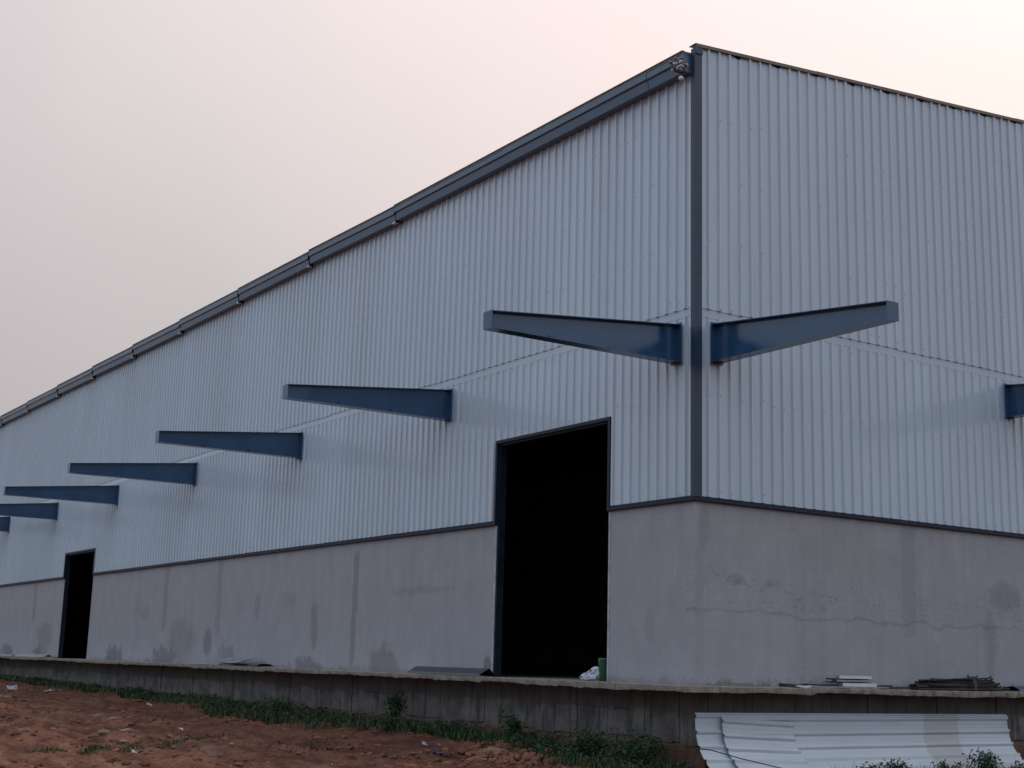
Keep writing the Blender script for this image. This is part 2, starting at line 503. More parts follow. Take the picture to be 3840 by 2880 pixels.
# ------------------------------------------------------------------ warehouse
WH = tag(empty('warehouse'), 'long steel warehouse clad in pale ribbed sheets above a grey plastered wall', 'warehouse')
LEN, WID = 60.0, 30.0
SLOPE = 0.0945
D1 = (2.27, 5.93, 4.585)
D2 = (32.35, 35.98, 3.86)
ZT = 3.0
ZS = 6.22

# masonry
def wall_grid(name, axis, a, b, z0, z1, mat, th=0.23):
    v, f = [], []
    if axis == 'y':
        box(v, f, 0.0, th, a, b, z0, z1)
    else:
        box(v, f, a, b, 0.0, th, z0, z1)
    return mobj(name, v, f, mat, WH)
wall_grid('masonry_wall', 'y', 0.23, D1[0], -0.005, 2.955, M_MASL, 0.16)
wall_grid('masonry_wall', 'y', D1[1], D2[0], -0.005, 2.955, M_MASL, 0.16)
wall_grid('masonry_wall', 'y', D2[1], LEN, -0.005, 2.955, M_MASL, 0.16)
wall_grid('masonry_wall', 'x', 0.0, WID, -0.005, 2.955, M_MASR)
# floor and unseen shell
bxo('floor_slab', (0.022, WID - 0.2, 0.24, LEN - 0.2, -0.075, -0.004), M_INT, WH)
bxo('rear_wall', (WID - 0.15, WID + 0.05, 0.24, LEN, -1.6, 10.77), M_INTW, WH)
v = [(-0.05, LEN + 0.005, -1.6), (WID + 0.05, LEN + 0.005, -1.6), (WID + 0.05, LEN + 0.005, 10.74), (WID / 2, LEN + 0.005, 10.74 + SLOPE * WID / 2), (-0.05, LEN + 0.005, 10.74)]
v += [(x, LEN + 0.2, z) for x, y, z in v]
mobj('end_wall', v, [(0, 1, 2, 3, 4), (9, 8, 7, 6, 5)] + [(i, 5 + i, 5 + (i + 1) % 5, (i + 1) % 5) for i in range(5)], M_INTW, WH)
v = [(0.0, -0.010, 10.45), (WID, -0.010, 10.45), (WID, -0.010, 10.925), (WID / 2, -0.010, 10.925 + SLOPE * WID / 2), (0.0, -0.010, 10.925)]
v += [(x, -0.002, z) for x, y, z in v]
mobj('gable_shade_plate', v, [(0, 1, 2, 3, 4), (9, 8, 7, 6, 5)] + [(i, 5 + i, 5 + (i + 1) % 5, (i + 1) % 5) for i in range(5)], M_NAVY, WH)  # added dark plate behind the notches, in place of shade; hides the sky
# inner liner keeps the hall dark behind the cladding
v, f = [], []
for (a, b, z0) in ((0.24, D1[0], 2.97), (D1[0], D1[1], D1[2] + 0.06), (D1[1], D2[0], 2.97), (D2[0], D2[1], D2[2] + 0.06), (D2[1], LEN, 2.97)):
    box(v, f, 0.04, 0.07, a, b, z0, 10.62)
mobj('liner_wall', v, f, M_INTW, WH)
v = [(0.08, 0.05, 2.97), (WID - 0.2, 0.05, 2.97), (WID - 0.2, 0.05, 10.85), (WID / 2, 0.05, 10.85 + SLOPE * WID / 2), (0.08, 0.05, 10.85)]
v += [(x, 0.08, z) for x, y, z in v]
mobj('liner_wall', v, [(0, 1, 2, 3, 4), (9, 8, 7, 6, 5)] + [(i, 5 + i, 5 + (i + 1) % 5, (i + 1) % 5) for i in range(5)], M_INTW, WH)
# roof
def roof_z(x):
    return 10.795 + SLOPE * (x if x < WID / 2 else WID - x)
for xa, xb in ((-0.27, WID / 2), (WID / 2, WID + 0.3)):
    v = []
    for dz in (0.0, -0.05):
        v += [(xa, 0.02, roof_z(xa) + dz), (xb, 0.02, roof_z(xb) + dz), (xb, LEN + 0.3, roof_z(xb) + dz), (xa, LEN + 0.3, roof_z(xa) + dz)]
    mobj('roof', v, [(0, 1, 2, 3), (7, 6, 5, 4), (0, 4, 5, 1), (1, 5, 6, 2), (2, 6, 7, 3), (3, 7, 4, 0)], M_ROOF, WH)

# ribbed sheet profile over one sheet of 4 pitches: (along, out)
PITCH = 0.245
prof = []
for k in range(4):
    b0 = k * PITCH
    for a, o in ((0.0, 0.0), (0.052, 0.0), (0.058, 0.0018), (0.070, 0.0018), (0.076, 0.0), (0.112, 0.0), (0.118, 0.0018), (0.130, 0.0018), (0.136, 0.0), (0.173, 0.0), (0.187, 0.037), (0.224, 0.037), (0.238, 0.0)):
        prof.append((b0 + a, o))
prof.append((4 * PITCH + 0.012, 0.0012))

def sheet_mesh(name, z0, z1, ztop=None):
    """sheet standing on local u axis; mesh in (u, out, z)"""
    v, f = [], []
    n = len(prof)
    rows = [lambda u: z0, lambda u: z0 * 0.5 + z1 * 0.5, (ztop if ztop else (lambda u: z1))]
    for r in rows:
        for a, o in prof:
            v.append((a, o, r(a)))
    for j in range(2):
        for i in range(n - 1):
            f.append((j * n + i, j * n + i + 1, (j + 1) * n + i + 1, (j + 1) * n + i))
    return v, f

cache = {}
def place_sheet(side, u0, z0, z1, off, ztop=None, clip=None, name='cladding_sheet'):
    v, f = sheet_mesh('s', z0, z1, ztop)
    if side == 'L':
        vv = [(-off - o, u0 + a, z) for a, o, z in v]
        if clip is None:
            key = (side, round(z0, 3), round(z1, 3), round(off, 4))
            if key in cache:
                return link(name, cache[key][0], WH, (0, u0 - cache[key][1], 0))
            o = mobj(name, vv, f, M_SHEET, WH)
            cache[key] = (o.data, u0)
            return o
    else:
        vv = [(u0 + a, -off - o, z) for a, o, z in v]
        f = [tuple(reversed(q)) for q in f]
        if clip is None and ztop is None:
            key = (side, round(z0, 3), round(z1, 3), round(off, 4))
            if key in cache:
                return link(name, cache[key][0], WH, (u0 - cache[key][1], 0, 0))
            o = mobj(name, vv, f, M_SHEET, WH)
            cache[key] = (o.data, u0)
            return o
    if clip:                         # cut the sheet away between clip[0] and clip[1] (door) below clip[2]
        vv2 = []
        i_ax = 1 if side == 'L' else 0
        n = len(prof)
        for idx, p in enumerate(vv):
            u = p[i_ax]
            z = p[2]
            if idx < n and clip[0] < u < clip[1]:
                z = clip[2]
            elif n <= idx < 2 * n and clip[0] < u < clip[1]:
                z = max(z, (clip[2] + z1) / 2)
            vv2.append((p[0], p[1], z))
        vv = vv2
    return mobj(name, vv, f, M_SHEET, WH)

SW = 4 * PITCH
def left_sheets():
    u = 0.02
    while u < LEN:
        jit = random.choice((0, 0, 0.0015))
        # lower row, split round the two doors
        a, b = u, u + SW
        cl = None
        zlo = ZT + 0.03
        for D in (D1, D2):
            if b > D[0] + 0.02 and a < D[1] - 0.02:
                cl = D
        if cl is None:
            place_sheet('L', u, zlo, ZS - 0.132, 0.006 + jit)
        elif a >= cl[0] - 0.01 and b <= cl[1] + 0.01:
            place_sheet('L', u, cl[2] + 0.055, ZS - 0.132, 0.006 + jit)
        else:
            split_sheet(u, zlo, ZS - 0.132, cl)
        place_sheet('L', u, ZS + random.choice((0, 0, 0.006, -0.006, 0.01)), 10.60, 0.018 + jit)
        u += SW
def split_sheet(u, z0, z1, D):
    """sheet crossed by a door edge: one full-height part and one short part in a single mesh"""
    v, f = [], []
    pts = []
    edges = [e for e in (D[0], D[1]) if u < e < u + SW]
    for a, o in prof:
        pts.append((u + a, o))
    for e in edges:
        for i in range(len(pts) - 1):
            if pts[i][0] < e < pts[i + 1][0]:
                t = (e - pts[i][0]) / (pts[i + 1][0] - pts[i][0])
                o = pts[i][1] * (1 - t) + pts[i + 1][1] * t
                pts.insert(i + 1, (e, o))
                break
    for i in range(len(pts) - 1):
        m = (pts[i][0] + pts[i + 1][0]) / 2
        zb = D[2] + 0.055 if D[0] < m < D[1] else z0
        n = len(v)
        for (q, zz) in ((pts[i], zb), (pts[i + 1], zb), (pts[i + 1], z1), (pts[i], z1)):
            v.append((-0.006 - q[1], q[0], zz))
        f.append((n, n + 1, n + 2, n + 3))
    mobj('cladding_sheet', v, f, M_SHEET, WH)
left_sheets()
k = 0
u = 0.075
while u < WID:
    place_sheet('R', u, ZT + 0.03, ZS - 0.132, 0.006 + random.choice((0, 0.0015)))
    def top(a, u=u, s=random.uniform(0.055, 0.085)):
        x = u + a
        zr = 10.905 + SLOPE * (x if x < WID / 2 else WID - x)
        if a > SW - 0.22:                                   # cut corner of each sheet: the small dark notch under the roof edge
            zr -= s * min(1.0, (a - (SW - 0.22)) / 0.19)
        return zr
    o = place_sheet('R', u, ZS + random.uniform(-0.008, 0.01), 10.9, 0.018, ztop=top)
    u += SW
    k += 1

# seam flashing between the two rows
def flash(name, side, a, b, profp, mat):
    v, f = [], []
    n = len(profp)
    for t in (a, b):
        for (o, z) in profp:
            v.append((-o, t, z) if side == 'L' else (t, -o, z))
    for i in range(n - 1):
        f.append((i, i + 1, n + i + 1, n + i))
    o_ = mobj(name, v, f, mat, WH)
    m = o_.modifiers.new('thick', 'SOLIDIFY')
    m.thickness = 0.0015
    return o_
u = 0.0
i = 0
while u < LEN:
    j = random.uniform(-0.008, 0.008)
    e = min(u + 3.02, LEN)
    flash('seam_flashing', 'L', u, e, [(0.009, ZS + 0.06 + j), (0.0095 + (i % 2) * 0.0015, ZS - 0.06 + j), (0.0105 + (i % 2) * 0.0015, ZS - 0.15 + j)], M_FLASH)
    u += 3.0
    i += 1
u = 0.07
while u < WID:
    j = random.uniform(-0.008, 0.008)
    flash('seam_flashing', 'R', u, u + 3.02, [(0.009, ZS + 0.06 + j), (0.0095 + (i % 2) * 0.0015, ZS - 0.06 + j), (0.0105 + (i % 2) * 0.0015, ZS - 0.15 + j)], M_FLASH)
    u += 3.0
    i += 1
# base drip flashing
BP = [(0.004, ZT + 0.05), (0.006, ZT + 0.012), (0.062, ZT + 0.002), (0.064, ZT - 0.052), (0.050, ZT - 0.062), (0.002, ZT - 0.06)]
def base_run(side, a, b):
    u = a
    while u < b - 0.05:
        e = min(u + 3.0, b)
        j = random.uniform(-0.005, 0.005)
        flash('base_flashing', side, u, e - 0.003, [(o + 0.0, z + j) for o, z in BP], M_BASE)
        u += 3.0
base_run('L', -0.06, D1[0] - 0.055)
base_run('L', D1[1] + 0.055, D2[0] - 0.055)
base_run('L', D2[1] + 0.055, LEN)
base_run('R', -0.058, WID)
# corner flashing: two lapped lengths
for z0, z1, ex in ((ZT + 0.01, 6.9, 0.0), (6.8, 10.86, 0.003)):
    o1 = 0.062 + ex
    pts = [(-0.012, 0.05), (-o1 + 0.012, 0.045), (-o1, 0.034), (-o1, -o1), (0.098, -o1), (0.108, -o1 + 0.012), (0.112, -0.012)]
    v = [(x, y, z) for z in (z0, z1) for x, y in pts]
    n = len(pts)
    o = mobj('corner_flashing', v, [(i, n + i, n + i + 1, i + 1) for i in range(n - 1)], M_TRIM, WH)
    mm = o.modifiers.new('thick', 'SOLIDIFY')
    mm.thickness = 0.002

# door frames
def door_frame(D):
    a, b, zt = D
    fr = empty('door_frame')
    fr.parent = WH
    o = 0.062
    for y0, y1, nm in ((a - 0.05, a + 0.012, 'jamb'), (b - 0.012, b + 0.05, 'jamb')):
        bxo(nm, (-o, 0.0, y0, y1, ZT - 0.06, zt + 0.05), M_DOORF, fr)
    bxo('head', (-o, 0.0, a + 0.0125, b - 0.0125, zt - 0.012, zt + 0.05), M_DOORF, fr)
    # steel channel lining the reveal
    bxo('reveal_lining', (0.0015, 0.162, b - 0.045, b - 0.0005, 0.0, zt - 0.014), M_DOORF, fr)
    bxo('reveal_lining', (0.03, 0.162, a + 0.0005, a + 0.03, 0.0, zt - 0.014), M_DOORF, fr)
    bxo('head_lining', (0.0015, 0.162, a + 0.031, b - 0.046, zt - 0.05, zt - 0.0135), M_DOORF, fr)
    # plastered arris strips proud of the masonry
    bxo('plaster_edge', (-0.012, 0.022, a - 0.035, a + 0.014, 0.0, ZT - 0.066), M_PLASTER_EDGE, fr)
    bxo('plaster_edge', (-0.010, 0.001, b - 0.004, b + 0.05, 0.0, ZT - 0.066), M_PLASTER_EDGE, fr)
door_frame(D1)
door_frame(D2)

# gutter in lapped lengths, each a little tilted
GP = [(-0.235, 10.755), (-0.262, 10.755), (-0.265, 10.60), (-0.232, 10.575), (-0.205, 10.41), (-0.03, 10.405), (-0.028, 10.70)]
starts = [0.02, 1.02, 5.72, 10.40, 15.08, 19.86, 24.70, 29.32, 33.98, 38.68, 43.28, 47.9, 52.6, 57.3, LEN + 0.2]
for i in range(len(starts) - 1):
    a, b = starts[i], starts[i + 1]
    t = 0.0 if i < 3 else random.uniform(0.018, 0.036)
    ox = 0.004 * (i % 2) + random.uniform(0, 0.004)
    gap = 0.0 if i < 3 else random.choice((0.0, 0.03, 0.05))
    v = []
    for yy, dz in ((a + 0.003 + gap, -t), (b - 0.003, t)):
        for (x, z) in GP:
            v.append((x - ox, yy, z + dz))
    n = len(GP)
    f = [(q, n + q, n + q + 1, q + 1) for q in range(n - 1)]
    if i == 0:
        f.append(tuple(range(n)))
    g = mobj('gutter', v, f, M_GUT, WH)
    mm = g.modifiers.new('thick', 'SOLIDIFY')
    mm.thickness = 0.003
    if i >= 3:
        vv, ff = [], []
        box(vv, ff, -0.24, -0.16, a - 0.02, a + 0.10, 10.375 - t, 10.383 - t)
        box(vv, ff, -0.245, -0.238, a - 0.02, a + 0.10, 10.375 - t, 10.42 - t)
        mobj('gutter_clip', vv, ff, M_WHITE, g)
    # eave edge of the roof sheet above the gutter
    v, f = [], []
    x0 = -0.285
    for yy, dz in ((a, -t * 0.8), (b, t * 0.8)):
        v += [(x0, yy, 10.762 + dz), (x0 + 0.06, yy, 10.768 + dz), (x0 + 0.06, yy, 10.785 + dz), (x0, yy, 10.779 + dz)]
    f = [(0, 4, 5, 1), (1, 5, 6, 2), (2, 6, 7, 3), (3, 7, 4, 0), (0, 1, 2, 3), (7, 6, 5, 4)]
    mobj('eave_edge', v, f, M_ROOF, WH)

# verge trim along the gable top
u = -0.05
i = 0
while u < WID - 0.1:
    e = min(u + 2.95, WID)
    if u < WID / 2 < e:
        e = WID / 2
    dz = 0.006 * (i % 2)
    v = []
    for x in (u, e):
        zr = 10.895 + SLOPE * (x if x <= WID / 2 else WID - x) + dz
        for (yy, zz) in ((-0.068, zr), (-0.074, zr + 0.03), (-0.080, zr + 0.052), (-0.060, zr + 0.057), (0.12, zr + 0.05)):
            v.append((x, yy, zz))
    f = [(q, q + 1, 5 + q + 1, 5 + q) for q in range(4)]
    o = mobj('verge_trim', v, f, M_VERGE, WH)
    mm = o.modifiers.new('thick', 'SOLIDIFY')
    mm.thickness = 0.003
    u = e
    i += 1
# small plate closing the gutter end at the corner
bxo('corner_plate', (-0.075, 0.105, -0.086, -0.068, 10.76, 10.88), M_TRIM, WH)

# tapered canopy brackets
def bracket(base, rotz, lab=None):
    """local: +X out from the wall, Y across, Z up"""
    B = empty('canopy_bracket', base, (0, 0, rotz))
    B.parent = WH
    L_, w = 3.84, 0.12
    x0 = 0.075
    zt0, zt1 = 5.96, 5.575
    zb0, zb1 = 5.305, 5.30
    def tz(x): return zt0 + (zt1 - zt0) * (x - x0) / (L_ - x0)
    def bz(x): return zb0 + (zb1 - zb0) * (x - x0) / (L_ - x0)
    v = []
    for y in (-0.005, 0.005):
        v += [(x0, y, bz(x0) + 0.0125), (L_, y, bz(L_) + 0.0125), (L_, y, tz(L_) - 0.0125), (x0, y, tz(x0) - 0.0125)]
    mobj('web', v, [(0, 1, 2, 3), (7, 6, 5, 4), (0, 4, 5, 1), (2, 6, 7, 3)], M_NAVY, B)
    for fn, nm in ((tz, 'top_flange'), (bz, 'bottom_flange')):
        v = []
        for x in (x0, L_):
            for y, z in ((-w, -0.012), (w, -0.012), (w, 0.0), (-w, 0.0)):
                v.append((x, y, fn(x) + z + (0.0 if nm == 'top_flange' else 0.012)))
        mobj(nm, v, [(0, 1, 2, 3), (7, 6, 5, 4), (0, 4, 5, 1), (1, 5, 6, 2), (2, 6, 7, 3), (3, 7, 4, 0)], M_NAVY, B)
    bxo('end_plate', (L_ + 0.001, L_ + 0.013, -w - 0.003, w + 0.003, zb1 - 0.004, zt1 + 0.004), M_NAVY, B)
    bxo('base_plate', (x0 - 0.023, x0 - 0.001, -w - 0.012, w + 0.012, zb0 - 0.035, zt0 + 0.03), M_NAVY, B)
    bxo('column_stub', (-0.05, x0 - 0.024, -w + 0.02, w - 0.02, zb0 + 0.01, zt0 - 0.01), M_FLASH, B)
    for xs in (1.35, 2.55):                       # purlin cleats standing on the lower flange
        v = []
        zz = bz(xs) + 0.0125
        for y0 in (-w + 0.006, ):
            v += [(xs, -0.1, zz), (xs + 0.11, -0.1, zz), (xs + 0.11, -0.1, zz + 0.095), (xs, -0.1, zz + 0.04),
                  (xs, -0.092, zz), (xs + 0.11, -0.092, zz), (xs + 0.11, -0.092, zz + 0.095), (xs, -0.092, zz + 0.04)]
        cl = mobj('cleat', v, [(0, 1, 2, 3), (7, 6, 5, 4), (0, 4, 5, 1), (1, 5, 6, 2), (2, 6, 7, 3), (3, 7, 4, 0)], M_NAVY, B)
        if abs(rotz + math.pi / 2) < 0.1:
            cl.scale = (1, -1, 1)
    return B
def mirror_y(B):
    pass
for k in range(7):
    bracket((0.0, 0.41 + 7.475 * k, 0.0), math.pi)
# rotate by pi turns local -Y to +Y: put the cleats on the camera side there
for o in bpy.data.objects:
    if o.name.startswith('cleat') and abs(o.parent.rotation_euler.z - math.pi) < 0.1:
        o.scale = (1, -1, 1)
for k in range(3):
    bracket((0.43 + 7.74 * k, 0.0, 0.0), -math.pi / 2)

# screw heads, too small to pick apart
v, f = [], []
def screw(side, u, z, out):
    r = 0.007
    if side == 'L':
        box(v, f, -out - 0.006, -out, u - r, u + r, z - r, z + r)
    else:
        box(v, f, u - r, u + r, -out - 0.006, -out, z - r, z + r)
for row in (3.12, 4.75, 6.0):
    u = 0.115 + 0.21
    while u < 30:
        if not (D1[0] < u < D1[1] and row < 4.7) and random.random() < 0.7:
            screw('L', u, row + random.uniform(-0.05, 0.05), 0.042)
        if u < 10 and random.random() < 0.8:
            screw('R', u - 0.04, row + random.uniform(-0.05, 0.05), 0.042)
        u += PITCH * random.choice((1, 1, 2))
for row in (6.32, 7.4, 8.6, 9.7):
    u = 0.115 + 0.21
    while u < 30:
        if random.random() < 0.55:
            screw('L', u, row + random.uniform(-0.08, 0.08), 0.054)
        if u < 10 and random.random() < 0.55:
            screw('R', u - 0.04, row + random.uniform(-0.08, 0.08), 0.054)
        u += PITCH * random.choice((1, 1, 2))
tag(mobj('screw_heads', v, f, M_SCREW, WH), kind='stuff')

# ledge slab in cast lengths with a broken lower edge
def ledge(side, a, b):
    n = max(4, int((b - a) / 0.07))
    top, bot = [], []
    v, f = [], []
    O = 0.60
    d0 = random.uniform(-0.012, 0.012)
    for i in range(n + 1):
        t = a + (b - a) * i / n
        q = Vector((t * 2.2, 3.3 if side == 'L' else 7.7, 0))
        zt = -0.006 + 0.006 * noise.noise(q * 3)
        th = 0.084 + d0 + 0.012 * noise.noise(q) + 0.016 * noise.noise(q * 3.1) + 0.012 * noise.noise(q * 7.7) + (0.03 * max(0, noise.noise(q * 0.7 + Vector((9, 0, 0)))))
        oo = O + 0.014 * noise.noise(q * 1.7 + Vector((0, 4, 0))) + 0.006 * noise.noise(q * 6)
        for (o, z) in ((-0.02, zt), (oo - 0.006, zt - 0.001), (oo, zt - 0.008), (oo - 0.004, zt - th * 0.6), (oo - 0.012, zt - th), (-0.02, zt - th)):
            v.append((-o, t, z) if side == 'L' else (t, -o, z))
    for i in range(n):
        for q in range(5):
            A = i * 6 + q
            f.append((A, A + 6, A + 7, A + 1) if side == 'L' else (A, A + 1, A + 7, A + 6))
    f.append(tuple(range(6)))
    f.append(tuple(n * 6 + q for q in reversed(range(6))))
    mobj('ledge_slab', v, f, M_SLAB, WH)
u = -0.56
while u < LEN:
    st = random.uniform(0.85, 1.6) if u < 28 else 3.0
    ledge('L', u, min(u + st, LEN) - 0.004)
    u += st
u = 0.022
while u < WID:
    st = random.uniform(0.85, 1.6) if u < 9 else 3.5
    ledge('R', u, min(u + st, WID) - 0.004)
    u += st
# plinth under the ledge: cast panels with open joints in front of a backing wall
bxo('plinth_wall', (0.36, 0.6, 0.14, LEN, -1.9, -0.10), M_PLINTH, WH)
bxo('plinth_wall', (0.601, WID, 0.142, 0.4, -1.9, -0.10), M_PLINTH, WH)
def panel(side, a, b):
    o = (-0.32 if side == 'L' else -0.10) + random.uniform(-0.012, 0.012)
    bk = -0.359 if side == 'L' else -0.139
    e = 0.008
    zb = -0.93 + random.uniform(-0.04, 0.04)
    v, f = [], []
    n = 8
    for i in range(n + 1):
        t = a + e + (b - a - 2 * e) * i / n
        q = Vector((t * 3.1, 1.0, 0))
        zz = zb + 0.05 * noise.noise(q)
        for (oo, z) in ((bk, -0.088), (o, -0.088), (o + 0.008 * noise.noise(q * 2), -0.5), (o + 0.01 * noise.noise(q * 2.4), zz), (bk, zz)):
            v.append((-oo, t, z) if side == 'L' else (t, -oo, z))
    for i in range(n):
        for k in range(4):
            A = i * 5 + k
            f.append((A, A + 5, A + 6, A + 1) if side == 'L' else (A, A + 1, A + 6, A + 5))
    f.append(tuple(range(5)))
    f.append(tuple(n * 5 + q for q in reversed(range(5))))
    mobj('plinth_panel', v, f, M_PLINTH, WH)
u = 0.10
while u < 46:
    st = random.uniform(0.62, 1.05) if u < 26 else random.uniform(1.5, 2.2)
    panel('L', u, u + st)
    u += st
u = 0.365
while u < 14:
    st = random.uniform(0.72, 0.98)
    panel('R', u, u + st)
    u += st
# footing course below, stained with soil
M_FOOT = simple('footing_stained', (0.16, 0.095, 0.062), 0.95, 0.4, 3.5)
u = 0.06
while u < 46:
    st = random.uniform(1.2, 2.4)
    o = -0.06 + random.uniform(-0.01, 0.02)
    bxo('footing_block', (-o + 0.22, 0.358, u + 0.004, u + st - 0.004, -1.75, -0.985 + random.uniform(-0.03, 0.01)), M_FOOT, WH, 0.012)
    u += st
u = 0.362
while u < 14:
    st = random.uniform(1.2, 2.4)
    o = -0.06 + random.uniform(-0.01, 0.02)
    bxo('footing_block', (u + 0.004, u + st - 0.004, -o, 0.138, -1.75, -0.985 + random.uniform(-0.03, 0.01)), M_FOOT, WH, 0.012)
    u += st

# ------------------------------------------------------------------ hanging mask at the corner
def ell(v, f, c, r, seg=14, rings=9):
    b = len(v)
    for i in range(rings + 1):
        ph = math.pi * i / rings
        for k in range(seg):
            t = 2 * math.pi * k / seg
            v.append((c[0] + r[0] * math.sin(ph) * math.cos(t), c[1] + r[1] * math.sin(ph) * math.sin(t), c[2] + r[2] * math.cos(ph)))
    for i in range(rings):
        for k in range(seg):
            k2 = (k + 1) % seg
            f.append((b + i * seg + k, b + (i + 1) * seg + k, b + (i + 1) * seg + k2, b + i * seg + k2))
def ello(name, c, r, mat, parent, rot=None):
    v, f = [], []
    ell(v, f, (0, 0, 0), r)
    o = mobj(name, v, f, mat, parent, smooth=True, loc=c)
    if rot: o.rotation_euler = rot
    return o
M_MBLK = simple('mask_black', (0.035, 0.035, 0.042), 0.5, 0.3, 12)
M_MBRN = simple('mask_brown', (0.13, 0.10, 0.095), 0.6, 0.3, 12)
M_MYEL = simple('mask_yellow', (0.42, 0.36, 0.20), 0.6, 0.2, 12)
M_MWHT = simple('mask_white', (0.62, 0.62, 0.62), 0.5, 0.1, 12)
M_MBLU = simple('mask_blue', (0.06, 0.13, 0.25), 0.5, 0.2, 12)
M_MRED = simple('mask_tongue', (0.17, 0.11, 0.12), 0.6, 0.2, 12)
MK = tag(empty('hanging_mask', (-0.42, -0.06, 10.41), (math.radians(-14), math.radians(-20), math.radians(-40))),
         'dark demon-face mask with white eyes and yellow ear bobbles hung at the gutter end', 'mask')
v, f = [], []
seg, rings = 20, 12
for i in range(rings + 1):
    ph = math.pi * i / rings
    for k_ in range(seg):
        t = 2 * math.pi * k_ / seg
        w = 0.135 * (1.0 + 0.12 * math.cos(ph) - 0.18 * max(0, -math.cos(ph)))
        x = w * math.sin(ph) * math.cos(t)
        y = 0.06 * math.sin(ph) * math.sin(t)
        if y > 0: y *= 0.3
        v.append((x, y, 0.165 * math.cos(ph)))
for i in range(rings):
    for k_ in range(seg):
        k2 = (k_ + 1) % seg
        f.append((i * seg + k_, (i + 1) * seg + k_, (i + 1) * seg + k2, i * seg + k2))
mobj('face', v, f, M_MBLK, MK, smooth=True)
for sx_ in (-1, 1):
    e = ello('eye', (sx_ * 0.048, -0.052, 0.045), (0.042, 0.014, 0.025), M_MWHT, MK, (0, sx_ * -0.5, 0))
    ello('pupil', (sx_ * -0.006, -0.012, -0.003), (0.011, 0.006, 0.012), M_MBLK, e)
    ello('ear_bobble', (sx_ * 0.135, -0.02, -0.045), (0.022, 0.022, 0.034), M_MYEL, MK)
    ello('cheek', (sx_ * 0.075, -0.04, -0.03), (0.035, 0.02, 0.03), M_MBRN, MK)
v, f = tube([(-0.11, -0.01, 0.12), (-0.135, -0.02, 0.17), (-0.12, -0.02, 0.215)], [0.03, 0.022, 0.004], 8)
mobj('horn', v, f, M_MBRN, MK, smooth=True)
v, f = tube([(0.09, -0.01, 0.12), (0.13, -0.02, 0.18), (0.16, -0.02, 0.24)], [0.034, 0.026, 0.004], 8)
mobj('horn', v, f, M_MBLU, MK, smooth=True)
ello('crown_knob', (-0.01, -0.03, 0.155), (0.036, 0.024, 0.045), M_MBRN, MK)
ello('nose', (0.0, -0.068, 0.0), (0.022, 0.018, 0.03), M_MBLK, MK)
v, f = tube([(-0.062, -0.048, -0.085), (-0.05, -0.056, -0.055), (-0.02, -0.062, -0.04), (0.02, -0.062, -0.04), (0.05, -0.056, -0.055), (0.062, -0.048, -0.085)], [0.006, 0.013, 0.015, 0.015, 0.013, 0.006], 8)
mobj('teeth', v, f, M_MWHT, MK, smooth=True)
ello('tongue', (0.0, -0.055, -0.105), (0.032, 0.014, 0.06), M_MRED, MK)
v, f = tube([(-0.02, -0.01, -0.15), (-0.04, -0.012, -0.22)], 0.004, 6)
mobj('hanging_cord', v, f, M_MBLK, MK)
ello('hanging_ball', (-0.055, -0.012, -0.262), (0.044, 0.044, 0.046), M_MWHT, MK)

# ------------------------------------------------------------------ roofing sheets leaning against the plinth
def path_at(s, pts):
    for i in range(len(pts) - 1):
        a, b = Vector(pts[i]), Vector(pts[i + 1])
        L_ = (b - a).length
        if s <= L_ or i == len(pts) - 2:
            d = (b - a).normalized()
            return a + d * s, d
        s -= L_
PATH = []
_c = [Vector((-0.16, -0.42)), Vector((-0.17, -0.76)), Vector((-0.19, -1.05)), Vector((-0.62, -1.32))]
for i in range(17):
    t = i / 16
    a = (1 - t)
    PATH.append(tuple(_c[0] * a ** 3 + _c[1] * 3 * a * a * t + _c[2] * 3 * a * t * t + _c[3] * t ** 3))
SP = [(0.0, 0.0)]
for k in range(5):
    b0 = 0.02 + k * 0.245
    for a, o in ((0.0, 0.0), (0.014, 0.036), (0.036, 0.036), (0.074, 0.0), (0.115, 0.0), (0.121, 0.002), (0.133, 0.002), (0.139, 0.0), (0.175, 0.0), (0.181, 0.002), (0.193, 0.002), (0.199, 0.0)):
        SP.append((b0 + a, o))
def lean_sheet(x0, x1, off, drop, tilt, label, film=None, smax=1.2, sag=0.0):
    nxs = 14
    v, f = [], []
    pr = [q for q in SP if q[0] <= smax]
    for i in range(nxs + 1):
        t = i / nxs
        x = x0 + (x1 - x0) * t
        for (s_, o) in pr:
            p, d = path_at(s_ + drop + tilt * t, PATH)
            nrm = Vector((d.y, -d.x))
            if nrm.x > 0: nrm = -nrm
            q = p + nrm * (o + off + sag * math.sin(t * math.pi) * 0.5 + 0.006 * noise.noise(Vector((x * 0.8, s_ * 2, off * 50))))
            v.append((x, q.x, q.y))
    n = len(pr)
    for i in range(nxs):
        for k in range(n - 1):
            f.append((i * n + k, i * n + k + 1, (i + 1) * n + k + 1, (i + 1) * n + k))
    o = mobj('roofing_sheet', v, f, film or M_SHEET2)
    m = o.modifiers.new('thick', 'SOLIDIFY')
    m.thickness = 0.002
    tag(o, label, 'metal sheet', 'roofing sheets leaning on the plinth')
    return o
